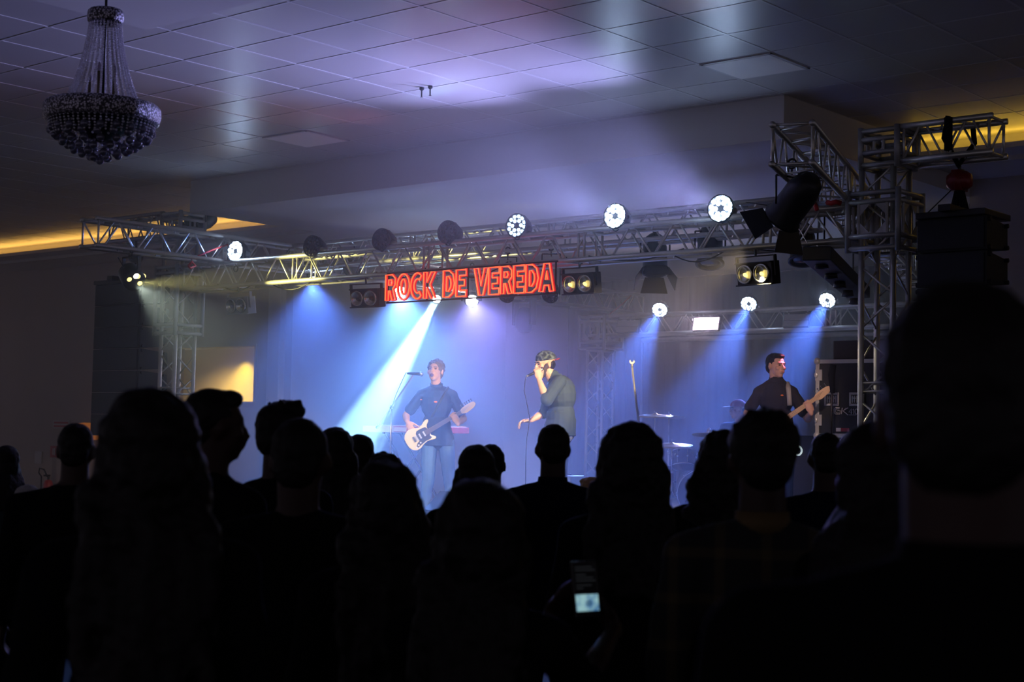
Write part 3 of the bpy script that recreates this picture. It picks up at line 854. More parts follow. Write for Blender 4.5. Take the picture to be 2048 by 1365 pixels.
spot('bassist_pink_fill', b1 + Vector((-.1, -.1, -.15)), atY(1556, 732, 13.4), 260, (1.0, 0.22, 0.45), 9, 0.6, 0.03)  # added pink light on the bassist's face, placed at the unlit batten
spot('bassist_warm_fill', b0 + Vector((-.1, -.1, -.15)), atY(1575, 800, 13.4), 120, (1.0, 0.66, 0.62), 26, 0.8, 0.03)  # warm fill on the bass player, set beside the unlit batten

# ------------------------------------------------------------------ neon sign
n0 = atY(772, 602, 11.16); n1 = atY(1107, 583, 11.16)
sign = thing('neon_sign', 'red outlined neon sign reading ROCK DE VEREDA under the front truss', 'neon sign', ((n0.x + n1.x) / 2, 11.16, n0.z))
SW = n1.x - n0.x; SH = 0.265


def letter(ch):
    """outline contours in a unit box, width first"""
    if ch == 'O': return 0.80, [[(.5 + .5 * math.cos(t), .5 + .5 * math.sin(t)) for t in [2 * PI * i / 20 for i in range(20)]], [(.5 + .2 * math.cos(t), .5 + .3 * math.sin(t)) for t in [2 * PI * i / 14 for i in range(14)]]]
    if ch == 'C':
        o = [(.55 + .55 * math.cos(t), .5 + .5 * math.sin(t)) for t in [math.radians(50 + 260 * i / 14) for i in range(15)]]
        i_ = [(.58 + .30 * math.cos(t), .5 + .27 * math.sin(t)) for t in [math.radians(305 - 250 * i / 12) for i in range(13)]]
        return 0.72, [o + i_]
    if ch == 'R': return 0.66, [[(0, 0), (0, 1), (.65, 1), (.95, .85), (.95, .6), (.72, .45), (1, 0), (.66, 0), (.42, .38), (.30, .38), (.30, 0)], [(.30, .60), (.30, .80), (.58, .80), (.65, .70), (.58, .60)]]
    if ch == 'K': return 0.68, [[(0, 0), (0, 1), (.3, 1), (.3, .62), (.68, 1), (1.05, 1), (.58, .52), (1.05, 0), (.68, 0), (.3, .40), (.3, 0)]]
    if ch == 'D': return 0.70, [[(0, 0), (0, 1), (.5, 1), (.85, .85), (1, .5), (.85, .15), (.5, 0)], [(.30, .22), (.30, .78), (.48, .78), (.66, .65), (.70, .5), (.66, .35), (.48, .22)]]
    if ch == 'E': return 0.60, [[(0, 0), (0, 1), (1, 1), (1, .78), (.34, .78), (.34, .62), (.85, .62), (.85, .40), (.34, .40), (.34, .22), (1, .22), (1, 0)]]
    if ch == 'V': return 0.72, [[(-.08, 1), (.26, 1), (.5, .35), (.74, 1), (1.08, 1), (.68, 0), (.32, 0)]]
    if ch == 'A': return 0.72, [[(-.06, 0), (.30, 1), (.70, 1), (1.06, 0), (.74, 0), (.66, .22), (.34, .22), (.26, 0)], [(.42, .42), (.5, .72), (.58, .42)]]
    return 0.36, []


txt = 'ROCK DE VEREDA'
gap = 0.09
tot = sum(letter(c)[0] + gap for c in txt) - gap
x = 0
for ch in txt:
    wl, cons = letter(ch)
    if cons:
        a, b = MB(), MB()
        for con in cons:
            pts = [(-SW / 2 + (x + px_ * wl) / tot * SW, -0.012, py_ * SH) for px_, py_ in con]
            a.tube(pts, 0.0072, 6, close=True)
            b.tube([(p_[0], 0.004, p_[2]) for p_ in pts], 0.0135, 6, close=True)
        lt = b.build('letter_' + ch.lower(), M['neonj'], sign, smooth=True)
        a.build('glowing_tube', M['neon'], lt, smooth=True)
    x += wl + gap
b = MB(); b.box((0, 0.03, SH + 0.02), (SW + .04, 0.015, 0.015)); b.box((0, 0.03, -0.02), (SW + .04, 0.015, 0.015))
for i in range(5): b.box((-SW / 2 + SW * i / 4, 0.03, SH / 2), (0.012, 0.015, SH + .05))
b.build('frame', M['bmetal'], sign)
b = MB()
for i in range(4): b.cyl((-SW / 2 + SW * (i + .5) / 4, 0.03, SH), (-SW / 2 + SW * (i + .5) / 4, 0.14, Z(1.64) - n0.z), 0.004, n=5)
b.build('hanging_wire', M['cable'], sign)
area('neon_light', ((n0.x + n1.x) / 2, 11.10, n0.z + .13), ((n0.x + n1.x) / 2, 0, n0.z + 1.8), 1.2, (1, 0.08, 0.05), SW, SH)

# ------------------------------------------------------------------ loudspeaker arrays
def line_array(x0, x1, ztop, nmod, y, label, hm=0.255, taper=0.0, yaw=0.0, side=1, curve=0.0):
    wdt = x1 - x0; xc = (x0 + x1) / 2
    fr = thing('flying_frame', 'black flying frame on top of ' + label, 'rigging frame', (xc, y, ztop), rot=(0, 0, yaw))
    MB().box((0, 0, -0.045), (wdt * 1.0, 0.50, 0.05)).build('frame_plate', M['bmetal'], fr, bevel=0.006)
    MB().box((0, -0.1, -0.01), (0.10, 0.5, 0.05)).build('spreader_bar', M['bmetal'], fr)
    z = ztop - 0.07; yy = y
    words_ = ['topmost', 'second', 'third', 'fourth', 'fifth', 'sixth', 'seventh']
    for i in range(nmod):
        tl = curve * i
        c = thing('array_speaker', '%s black cabinet of %s' % (words_[i], label), 'loudspeaker', (xc, yy, z - hm / 2), rot=(tl, 0, yaw), group='cabinets of ' + label)
        b = MB()
        poly = [(-wdt / 2, -hm * .493), (wdt / 2, -hm * .493), (wdt / 2, hm * .493), (-wdt / 2, hm * .493)]
        back = [(-wdt / 2 * .96, -hm * .36), (wdt / 2 * .96, -hm * .36), (wdt / 2 * .96, hm * .36), (-wdt / 2 * .96, hm * .36)]
        b.rings([[Vector((p_[0], -0.22, p_[1])) for p_ in poly], [Vector((p_[0], 0.22, p_[1])) for p_ in back]])
        b.build('cabinet', M['cabinet'], c, bevel=0.008)
        MB().box((0, -0.228, 0), (wdt * .94, 0.012, hm * .84)).build('grille', M['grille'], c)
        for sg in (-1, 1):
            q = MB()
            for zz in (-hm * .40, hm * .40): q.cyl((sg * (wdt / 2 - .005), -0.18, zz), (sg * (wdt / 2 + .022), -0.18, zz), 0.020, n=8); q.cyl((sg * (wdt / 2 - .005), 0.15, zz * .8), (sg * (wdt / 2 + .022), 0.15, zz * .8), 0.018, n=8)
            q.build('rigging_bracket', M['bmetal'], c)
        z -= hm
        yy += math.sin(tl) * hm * 1.0
    return fr


pa0 = atY(1834, 430, 11.15); pa1 = atY(1968, 418, 11.15)
line_array(pa0.x, pa1.x + .02, pa0.z + 0.03, 7, 11.37, 'the big speaker stack hung from the red hoist', 0.27, curve=0.0)
pl0 = atY(225, 560, 11.0); pl1 = atY(298, 560, 11.0)
line_array(-16.38, -15.42, Z(1.84), 7, 11.45, 'the far speaker column beside the slim tower', 0.27, curve=0.0)
# red chain hoist
hp = atY(1919, 362, YF); zb_ = Z(2.26)
h = thing('chain_hoist', 'dark red chain hoist hanging above the big black speaker stack', 'hoist', hp)
b = MB(); b.lathe([(0.0, -0.10), (0.05, -0.095), (0.075, -0.06), (0.08, 0.0), (0.075, 0.06), (0.05, 0.095), (0.0, 0.10)], axis=(1, 0.2, 0), n=18, cap=False); b.box((0.0, 0, 0.0), (0.07, 0.16, 0.16))
b.build('motor_body', M['hoist'], h, smooth=True)
MB().box((0, 0, 0.075), (0.06, 0.05, 0.03)).cyl((0, 0, 0.08), (0, 0, zb_ - hp.z - 0.02), 0.014, n=8).build('hook', M['bmetal'], h)
q = MB(); zt = pa0.z - 0.02
for k in range(int((hp.z - 0.07 - zt) / 0.03)):
    q.tube([(0.0 + 0.012 * math.cos(t) * (k % 2), 0.012 * math.cos(t) * (1 - k % 2), -0.08 - 0.03 * k + 0.018 * math.sin(t)) for t in [2 * PI * i / 8 for i in range(8)]], 0.004, 5, close=True)
q.build('chain', M['bmetal'], h)
q = MB(); q.prism([(-.03, 0), (.03, 0), (.08, -.20), (.03, -.20), (0, -.08), (-.03, -.20), (-.08, -.20)], (0, 0, -0.07), (1, 0, 0), (0, 0, 1), 0.05); q.build('chain_bag', M['black'], h)
sl = MB(); sl.tube([(hp.x - .02, YF - .17, Z(2.57)), (hp.x - .05, YF - .18, Z(2.40)), (hp.x, YF - .02, Z(2.20)), (hp.x + .05, YF + .17, Z(2.40)), (hp.x + .03, YF + .18, Z(2.57))], 0.022, 8)
tag(sl.build('round_sling', M['black'], smooth=True), 'black sling looped round the outrigger truss above the red hoist', 'sling')
sl = MB(); sl.cyl((hp.x - .02, YF - .165, Z(2.30)), (hp.x - .02, YF - .165, Z(2.56)), 0.035, n=8)
tag(sl.build('pipe_sleeve', M['black'], smooth=True), 'black padded sleeve on the outrigger truss above the red hoist', 'sleeve')
for k, (a_, b_) in enumerate(((-.16, -.30), (.02, -.10))):
    strap([hp + Vector((a_ * .3, 0, -.05)), (hp.x + b_, YF - .05, pa0.z)], 'thin slanting rigging wire beside the red hoist, the %s one' % ('outer', 'inner')[k], 0.005, 'cable', 'rigging_wire', 'cable')
h = thing('chain_hoist', 'small dark hoist above the far speaker column beside the slim tower', 'hoist', (-15.85, YF, Z(2.12)))
MB().lathe([(0.0, -0.10), (0.07, -0.06), (0.08, 0.0), (0.07, 0.06), (0.0, 0.10)], axis=(1, 0.2, 0), n=16, cap=False).build('motor_body', M['bmetal'], h, smooth=True)
MB().cyl((0, 0, 0.05), (0, 0, 0.22), 0.014, n=8).build('hook', M['bmetal'], h)
MB().cyl((0, 0, -0.05), (0, 0, -0.28), 0.012, n=8).build('chain', M['bmetal'], h)
# cables sagging in the front truss
for k in range(9):
    x0 = -14.2 + k * 0.9 + random.uniform(-.1, .1); x1 = x0 + random.uniform(.7, 1.1)
    pts = [(x0 + (x1 - x0) * t, YF + 0.02 * math.sin(k) + random.uniform(-.01, .01), Z(1.70) - 0.09 * math.sin(PI * t) * (1 + .4 * math.sin(k * 2)) + .0) for t in [i / 8 for i in range(9)]]
    strap(pts, 'black cable loop sagging inside the front truss, ' + ('at the end beside the slim tower', 'above the pale double lamp', 'above the small bright blue lamp', 'above the dark double lamp', 'above the letters ROCK', 'above the word DE', 'above the letters VER', 'above the letters DA', 'above the black double lamp')[k], 0.007, 'cable', 'power_cable', 'cable', 'cable loops sagging inside the front truss')


# ================================================================== PEOPLE
def fuse(mb, name, material, parent, voxel=0.012, smooth_it=3, nz=0.0, nscale=20, seed=0, label=None, decimate=None):
    """fuse overlapping closed shapes into one continuous skin"""
    me = bpy.data.meshes.new('tmp'); me.from_pydata([tuple(p) for p in mb.v], [], mb.f)
    bm = bmesh.new(); bm.from_mesh(me)
    bmesh.ops.recalc_face_normals(bm, faces=bm.faces); bm.to_mesh(me); bm.free()
    o = bpy.data.objects.new('tmp', me); COL.objects.link(o)
    r = o.modifiers.new('r', 'REMESH'); r.mode = 'VOXEL'; r.voxel_size = voxel; r.use_smooth_shade = True
    sm = o.modifiers.new('s', 'SMOOTH'); sm.factor = 0.5; sm.iterations = smooth_it
    dg = bpy.context.evaluated_depsgraph_get()
    m2 = bpy.data.meshes.new_from_object(o.evaluated_get(dg))
    bpy.data.objects.remove(o); bpy.data.meshes.remove(me)
    if nz:
        off = Vector((seed * 3.1, seed * 1.7, seed * .9))
        ns = [v.normal.copy() for v in m2.vertices]
        for v, n in zip(m2.vertices, ns):
            v.co += n * nz * (noise.noise(v.co * nscale + off) + 0.5 * noise.noise(v.co * nscale * 2.3 + off))
    m2.name = name
    m2.materials.clear(); m2.materials.append(material)
    m2.polygons.foreach_set('use_smooth', [True] * len(m2.polygons))
    ob = bpy.data.objects.new(name, m2); COL.objects.link(ob)
    if parent: ob.parent = parent
    if label: ob['label'] = label
    return ob


def RZ(a): return Matrix.Rotation(a, 3, 'Z')
def RX(a): return Matrix.Rotation(a, 3, 'X')
def RY(a): return Matrix.Rotation(a, 3, 'Y')


def hand(mb, wrist, d, nrm, side=1, curl=0.4, s=1.0, spread=0.12, thumb=None, curls=None):
    """palm, four fingers and a thumb; d = direction of the fingers, nrm = back of the hand"""
    d = Vector(d).normalized(); n = Vector(nrm); n = (n - d * n.dot(d)).normalized(); a = d.cross(n) * side   # a points to the thumb side
    w = Vector(wrist)
    R = Matrix((a, d, n)).transposed()
    mb.ell(w + d * 0.052 * s, (0.041 * s, 0.055 * s, 0.017 * s), R, 12, 8)
    mb.cap_(w - d * 0.01, w + d * 0.03 * s, 0.024 * s, 0.024 * s, 8)
    L = (0.040, 0.045, 0.042, 0.033)
    for i in range(4):
        c = curl if curls is None else curls[i]
        p = w + d * (0.092 - 0.004 * abs(i - 1)) * s + a * (0.030 - 0.0195 * i) * s
        ang = 0; q = [p]
        for k, f in enumerate((1.0, .68, .52)):
            ang += c * (1.0, 1.15, .8)[k]
            dd = (d * math.cos(ang) - n * math.sin(ang) + a * spread * (1.2 - i) * .5).normalized()
            q.append(q[-1] + dd * L[i] * f * s)
        mb.chain(q, [0.0098 * s, 0.0090 * s, 0.0082 * s, 0.0070 * s], 8)
    t = thumb if thumb is not None else (0.7, 0.75, -0.35)
    p0 = w + d * 0.022 * s + a * 0.026 * s
    dd = (a * t[0] + d * t[1] + n * t[2]).normalized(); p1 = p0 + dd * 0.042 * s
    dd2 = (dd + d * .35 - n * curl * .3).normalized(); p2 = p1 + dd2 * 0.032 * s; p3 = p2 + dd2 * 0.024 * s
    mb.chain([p0, p1, p2, p3], [0.015 * s, 0.0125 * s, 0.0105 * s, 0.0085 * s], 8)


def default_joints(H, ty=0.0, lean=0.0, sh=0.185):
    """standing skeleton, facing +Y turned by ty"""
    s = H / 1.75; R = RZ(ty)
    L = lambda x, y, z: R @ Vector((x * s, (y + (lean * max(0, z - .95))) * s, z * s))
    J = dict(hipL=L(-.09, 0, .93), hipR=L(.09, 0, .93), pelvis=L(0, 0, .98), waist=L(0, .0, 1.10), chest=L(0, .0, 1.28), neck=L(0, -.01, 1.46),
             shL=L(-sh, -.01, 1.385), shR=L(sh, -.01, 1.385), elL=L(-sh - .05, -.03, 1.13), elR=L(sh + .05, -.03, 1.13), wrL=L(-sh - .06, .06, .88), wrR=L(sh + .06, .06, .88),
             knL=L(-.10, .02, .50), knR=L(.10, .02, .50), anL=L(-.11, -.02, .09), anR=L(.11, -.02, .09), head=L(0, .02, 1.635))
    return J, s


def torso(mb, J, s, ty, inflate=0.0, low=0.86, girth=1.0):
    R = RZ(ty); e = inflate
    sp = (J['shR'] - J['shL']).length / 2
    up = (J['neck'] - J['pelvis']).normalized(); xs = (J['shR'] - J['shL']).normalized(); yy = up.cross(xs).normalized()
    Rt = Matrix((xs, yy, up)).transposed()
    mb.ell(J['chest'] + up * .02 * s, (0.160 * s * girth + e, 0.115 * s * girth + e, 0.20 * s), Rt)
    mb.ell(J['chest'] + up * .055 * s, (sp * .93 + e * .5, 0.088 * s + e, 0.085 * s), Rt)
    mb.ell(J['waist'], (0.145 * s * girth + e, 0.105 * s * girth + e, 0.17 * s), Rt)
    mb.ell(J['pelvis'] + up * -.01, (0.160 * s * girth + e, 0.115 * s * girth + e, 0.13 * s), Rt)
    for a in ('shL', 'shR'):
        mb.cap_(J['neck'] - up * .020 * s, J[a] + up * .0, 0.052 * s + e * .4, 0.050 * s + e)


def figure(label, loc, rz, H=1.75, ty=0.0, hy=0.0, hp=0.0, hr=0.0, J=None, hair='short', hairmat='hairb', skin='skinshade', top='darkcl', bottom='darkcl',
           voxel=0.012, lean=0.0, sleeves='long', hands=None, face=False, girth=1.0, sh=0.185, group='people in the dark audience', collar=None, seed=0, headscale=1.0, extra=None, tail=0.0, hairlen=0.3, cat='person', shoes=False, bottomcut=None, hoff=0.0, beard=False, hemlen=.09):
    root = thing('person', label, cat, loc, rot=(0, 0, rz), group=group)
    D, s = default_joints(H, ty, lean, sh)
    if J: D.update({k: Vector(v) for k, v in J.items()})
    J = D
    rnd = random.Random(seed + 11)
    RH = RZ(ty + hy) @ RX(hp) @ RY(hr); hc = J['head']; hs = headscale * (s if H > 1.5 else s * 1.05)
    P = lambda x, y, z: hc + RH @ Vector((x * hs, y * hs, z * hs))
    b = MB()
    # body
    torso(b, J, s, ty, 0.0, girth=girth)
    b.chain([J['neck'] - Vector((0, 0, .04)) * s, P(0, -.02, -.05)], [(0.056 if face else 0.064) * s, (0.052 if face else 0.060) * hs])
    for k in 'LR':
        b.chain([J['sh' + k], J['el' + k], J['wr' + k]], [0.048 * s, 0.038 * s, 0.026 * s])
        b.cap_(J['el' + k] * .6 + J['wr' + k] * .4, J['wr' + k], 0.040 * s, 0.025 * s)
        b.chain([J['hip' + k], J['kn' + k], J['an' + k]], [0.080 * s, 0.055 * s, 0.038 * s])
        fw = RZ(ty) @ Vector((0.03 * (1 if k == 'R' else -1), .15 * s, -.05 * s))
        b.cap_(J['an' + k] - Vector((0, 0, .045)) * s, J['an' + k] + fw, 0.040 * s, 0.032 * s)
        if hands and k in hands:
            hand(b, J['wr' + k], s=s * 1.0, side=(1 if k == 'L' else -1), **hands[k])
        else:
            dd = (J['wr' + k] - J['el' + k]).normalized()
            hand(b, J['wr' + k], dd, RZ(ty) @ Vector((-1 if k == 'L' else 1, 0, 0)), side=1 if k == 'L' else -1, curl=0.35, s=s)
    # head
    b.ell(P(0, -.012, .022), (.075 * hs, .094 * hs, .092 * hs), RH)
    b.ell(P(0, .028, -.040), (.057 * hs, .060 * hs, .072 * hs), RH)
    b.ell(P(0, .052, -.090), (.032 * hs, .026 * hs, .024 * hs), RH)
    b.ell(P(0, .070, .022), (.050 * hs, .018 * hs, .014 * hs), RH)
    b.cap_(P(0, .082, .008), P(0, .101, -.026), .009 * hs, .0125 * hs, 8)
    for sx in (-1, 1):
        b.ell(P(sx * .078, -.008, -.008), (.010 * hs, .019 * hs, .033 * hs), RH @ RZ(sx * -.35))
        b.ell(P(sx * .040, .062, -.025), (.022 * hs, .018 * hs, .020 * hs), RH)
        b.ell(P(sx * .013, .100, -.032), (.010 * hs, .010 * hs, .008 * hs), RH)
    b.ell(P(0, .086, -.054), (.026 * hs, .012 * hs, .007 * hs), RH); b.ell(P(0, .084, -.067), (.023 * hs, .012 * hs, .008 * hs), RH)
    body = fuse(b, 'body', M[skin], root, voxel, 2)
    if face:
        for sx in (-1, 1):
            e = MB().ell(P(sx * .031, .079, .004), (.014 * hs, .008 * hs, .0065 * hs), RH, 10, 6).build('eye', M['eye'], body, smooth=True)
            MB().cap_(P(sx * .014, .089, .021), P(sx * .047, .080, .023), .0042 * hs, .003 * hs, 6).build('eyebrow', M['hairb'], body, smooth=True)
        if face == 'open':
            MB().ell(P(0, .088, -.066), (.021 * hs, .014 * hs, .019 * hs), RH, 12, 8).build('mouth', M['mouth'], body, smooth=True)
        else:
            MB().ell(P(0, .092, -.060), (.024 * hs, .008 * hs, .0045 * hs), RH, 12, 6).build('mouth', M['lip'], body, smooth=True)
    if beard:
        q = MB(); q.ell(P(0, .045, -.088), (.059 * hs, .045 * hs, .042 * hs), RH)
        for sx in (-1, 1): q.cap_(P(sx * .062, .012, -.01), P(sx * .042, .055, -.085), .020 * hs, .028 * hs)
        q.cap_(P(-.022, .092, -.045), P(.022, .092, -.045), .008 * hs, .008 * hs)
        fuse(q, 'beard', M['beard'], body, 0.006, 1, 0.003, 90, seed)
    # hair
    q = MB(); nzv, nsc, hv = 0.004, 40, min(voxel, .009)
    if hair in ('short', 'quiff', 'curly', 'crop'):
        g = {'crop': -.004, 'short': 0.0, 'quiff': 0.0, 'curly': .008}[hair]
        q.ell(P(0, -.026, .036), ((.082 + g) * hs, (.094 + g) * hs, (.088 + g) * hs), RH)
        q.ell(P(0, -.062, -.010), ((.068 + g * .6) * hs, (.050 + g) * hs, (.070 + g * .5) * hs), RH)
        if hair == 'short': q.ell(P(0, .030, .088), (.060 * hs, .056 * hs, .030 * hs), RH)
        if hair == 'quiff':
            q.ell(P(0, .014, .092), (.064 * hs, .062 * hs, .040 * hs), RH @ RX(.08))
            for i in range(26):
                x_, y_ = rnd.uniform(-.05, .05), rnd.uniform(-.05, .042)
                q.cap_(P(x_, y_, .105), P(x_ * 1.1, y_ + rnd.uniform(-.012, .006), .120 + rnd.uniform(-.004, .012)), .012 * hs, .006 * hs, 6)
        if hair == 'curly':
            nzv, nsc = 0.0, 40
            for i in range(90):
                t = rnd.uniform(0, 2 * PI); u = rnd.uniform(-.1, 1)
                rr = math.sqrt(max(0, 1 - u * u))
                x_, y_, z_ = math.cos(t) * rr * .085, -.026 + math.sin(t) * rr * .098, .036 + u * .096
                if y_ > .05 and z_ < .075: continue
                r_ = rnd.uniform(.008, .015) * hs
                q.ell(P(x_, y_, z_), (r_, r_, r_), None, 7, 5)
    elif hair in ('long', 'wavy', 'pony', 'bun'):
        vol = {'long': .008, 'wavy': .022, 'pony': .0, 'bun': .0}[hair]
        q.ell(P(0, -.024, .034), ((.084 + vol) * hs, (.096 + vol) * hs, (.090 + vol * .7) * hs), RH)
        q.ell(P(0, -.055, -.03), ((.074 + vol) * hs, (.062 + vol) * hs, (.085 + vol) * hs), RH)
        dn = Vector((0, 0, -1))
        if hair in ('long', 'wavy'):
            back = RZ(ty) @ Vector((0, -.070 * s, 0))
            for i in range(-3, 4):
                fx = i / 3; xx = RH @ Vector((fx * (.066 + vol) * hs, -(.05 - .045 * abs(fx)) * hs, -.02 * hs))
                p0 = hc + xx; side = RZ(ty) @ Vector((fx * (.085 + vol * 1.6) * s, -(.045 - .03 * abs(fx)) * s, 0))
                p1 = J['neck'] + side + back * .8; p2 = p1 + dn * hairlen * .6 * s + RZ(ty) @ Vector((fx * .02, -.03, 0)) * s; p3 = p1 + dn * hairlen * s + back * .85
                if hair == 'wavy':
                    pts = []; rd = []
                    for k in range(9):
                        t = k / 8; pp = p0.lerp(p1, min(1, t * 2)) if t < .5 else p1.lerp(p3, (t - .5) * 2)
                        pts.append(pp + Vector((math.sin(k * 1.9 + i * 2) * .012, math.cos(k * 1.7 + i) * .010, 0)) * s); rd.append((.036 - .012 * t + .006 * math.sin(k * 2.1 + i)) * s)
                    q.chain(pts, rd, 8)
                else:
                    q.chain([p0, p1, p2, p3], [.036 * hs, .038 * s, .034 * s, .016 * s], 8)
            if hair == 'wavy':
                for i in range(70):                       # loose curls that break the outline
                    t = rnd.uniform(0, 1); sx = rnd.choice((-1, 1))
                    c = hc.lerp(J['neck'] + dn * hairlen * .5, t) + RZ(ty) @ Vector((sx * (.085 + .05 * t + rnd.uniform(0, .012)) * s, -.05 * s, 0))
                    r_ = rnd.uniform(.010, .018) * s
                    q.ell(c, (r_, r_, r_ * 1.3), None, 7, 5)
            nzv, nsc = (.010, 24) if hair == 'wavy' else (.004, 30)
        if hair == 'pony':
            q.chain([P(0, -.11, .03), P(0, -.16, -.02), P(0, -.165, -.12), P(0, -.15, -.24)], [.035 * hs, .034 * hs, .028 * hs, .010 * hs], 8)
        if hair == 'bun':
            q.ell(P(0, -.10, .075), (.042 * hs, .042 * hs, .040 * hs), RH)
    if hair == 'cap':
        q.ell(P(0, -.046, -.004), (.078 * hs, .062 * hs, .062 * hs), RH)
    if q.v: fuse(q, 'hair', M[hairmat], root, hv, 1, nzv, nsc, seed)
    if hair in ('wavy', 'long'):
        wv = MB()
        for i in range(26 if hair == 'wavy' else 10):   # stray strands
            sx = rnd.choice((-1, 1)); t = rnd.uniform(0.1, 1) if hair != 'curly' else 0
            if hair == 'curly': c = P(rnd.uniform(-.08, .08), rnd.uniform(-.08, .04), .12)
            else: c = hc.lerp(J['neck'] + Vector((0, 0, -hairlen * .5)), t) + RZ(ty) @ Vector((sx * (.088 + .05 * t) * s, -.05 * s, 0))
            pts = []
            for k in range(6):
                pts.append(c + Vector((sx * (.006 * k + .010 * math.sin(k * 1.3 + i)), .01 * math.cos(k + i), (-.016 * k if hair != 'curly' else .004 * k))) * s)
            wv.tube(pts, .0012 * s, 4)
        wv.build('stray_hair', M[hairmat], root)
    # clothes
    c = MB(); e = 0.014
    torso(c, J, s, ty, e, girth=girth)
    c.cap_(J['neck'] - Vector((0, 0, .05)) * s, J['neck'] + (hc - J['neck']) * (.16 if collar else .05), 0.066 * s, 0.062 * s)
    upv = (J['neck'] - J['pelvis']).normalized(); Rh = RZ(ty)
    ring_ = lambda o_, a_, b2: [o_ + Rh @ Vector((a_ * s * girth * math.cos(t), b2 * s * girth * math.sin(t), 0)) for t in [2 * PI * i / 18 for i in range(18)]]
    hem = J['pelvis'] - Vector((0, 0, hemlen * s))
    c.rings([ring_(J['waist'] + upv * .05 * s, .150, .112), ring_(J['waist'] - upv * .03 * s, .160, .120), ring_(J['pelvis'], .178, .134), ring_(hem, .182, .138)])
    for k in 'LR':
        el, wr, shd = J['el' + k], J['wr' + k], J['sh' + k]
        if sleeves == 'long': c.chain([shd, el, el.lerp(wr, .92)], [0.062 * s, 0.052 * s, 0.036 * s])
        elif sleeves == 'elbow': c.chain([shd, el, el.lerp(wr, .12)], [0.066 * s, 0.058 * s, 0.054 * s])
        else: c.chain([shd, shd.lerp(el, .72)], [0.056 * s, 0.062 * s])
    shirt = fuse(c, 'shirt', M[top], root, voxel, 2, 0.006, 9, seed + 3)
    if collar:
        cc = MB(); up = (hc - J['neck']).normalized(); R_ = RZ(ty)
        n_ = 18; lo = []; hi = []
        for i in range(n_):
            t = 2 * PI * i / n_
            o_ = R_ @ Vector((math.cos(t) * .068 * s, math.sin(t) * .066 * s, 0))
            lo.append(J['neck'] + o_ * 1.12 + Vector((0, 0, -.012)) * s); hi.append(J['neck'] + o_ + Vector((0, 0, (.045 - .030 * max(0, math.sin(t))) * s)))
        cc.rings([lo, hi, [p * .97 + (J['neck'] + Vector((0, 0, .03))) * .03 for p in hi], [p * .97 + J['neck'] * .03 for p in lo]], close=True)
        cc.build('collar', M[collar], shirt, smooth=True)
    t_ = MB()
    t_.ell(J['pelvis'] - Vector((0, 0, .02)), (.170 * s * girth, .120 * s * girth, .11 * s), RZ(ty))
    for k in 'LR': t_.chain([J['hip' + k], J['kn' + k], J['an' + k] + Vector((0, 0, .03))], [0.094 * s, 0.070 * s, 0.058 * s])
    fuse(t_, 'trousers', M[bottom], root, voxel, 2, 0.006, 10, seed + 5)
    for k in 'LR':
        fw = RZ(ty) @ Vector((0.03 * (1 if k == 'R' else -1), .17 * s, -.045 * s))
        MB().cap_(J['an' + k] - Vector((0, 0, .042)) * s, J['an' + k] + fw, 0.048 * s, 0.042 * s).box(J['an' + k] + fw * .5 - Vector((0, 0, .070 * s)), (0.09 * s, .25 * s, .03 * s), RZ(ty)).build('shoe', M['shoe'], root, smooth=True)
    return root, J, P, RH


def az(p):                                    # rotation that turns local +Y away from the camera at point p
    return math.atan2(-p.x, p.y)


def onfloor(px_, D, z=0.0):
    d = ray(px_, 700); hl = Vector((d.x, d.y, 0)); f = Vector((CF.x, CF.y, 0)).normalized()
    hl = hl * (D / hl.dot(f)); return Vector((hl.x, hl.y, z))


def crowd(label, px_, ytop, D, hair, yaw=0.0, seed=0, **kw):
    """a standing spectator whose head top shows at (px, ytop) from the camera, D metres ahead"""
    p = onfloor(px_, D)
    H = atD(px_, ytop, D).z - {'curly': .012, 'wavy': .014, 'long': .004, 'quiff': .016}.get(hair, 0)
    H = max(1.25, H)
    kw.setdefault('ty', math.radians(yaw) * -0.6); kw.setdefault('hy', math.radians(yaw) * -0.4)
    return figure(label, p, az(p), H=H / 1.75 * 1.75 * 1.0, hair=hair, seed=seed, **kw)


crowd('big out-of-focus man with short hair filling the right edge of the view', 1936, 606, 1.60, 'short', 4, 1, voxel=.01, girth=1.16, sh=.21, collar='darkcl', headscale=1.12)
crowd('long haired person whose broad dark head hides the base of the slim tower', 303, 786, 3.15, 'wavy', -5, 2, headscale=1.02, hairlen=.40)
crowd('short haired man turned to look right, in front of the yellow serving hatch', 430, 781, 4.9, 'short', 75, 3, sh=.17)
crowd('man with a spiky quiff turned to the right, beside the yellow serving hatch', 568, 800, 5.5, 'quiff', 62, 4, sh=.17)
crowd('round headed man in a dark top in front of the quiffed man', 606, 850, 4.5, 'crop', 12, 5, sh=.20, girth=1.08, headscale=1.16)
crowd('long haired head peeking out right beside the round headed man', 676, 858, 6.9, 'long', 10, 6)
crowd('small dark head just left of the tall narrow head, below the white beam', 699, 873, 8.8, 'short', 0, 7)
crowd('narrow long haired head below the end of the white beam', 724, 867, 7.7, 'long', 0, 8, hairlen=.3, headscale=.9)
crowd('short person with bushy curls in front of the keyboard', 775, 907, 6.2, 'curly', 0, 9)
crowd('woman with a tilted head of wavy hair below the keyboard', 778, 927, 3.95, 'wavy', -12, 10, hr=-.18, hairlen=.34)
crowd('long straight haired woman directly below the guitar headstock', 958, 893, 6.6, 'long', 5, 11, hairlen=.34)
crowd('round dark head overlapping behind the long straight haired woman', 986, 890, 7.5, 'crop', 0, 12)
crowd('short haired man with visible ear and upright collar standing before the singer', 1110, 850, 6.9, 'crop', -4, 14, top='darkblue', collar='darkblue')
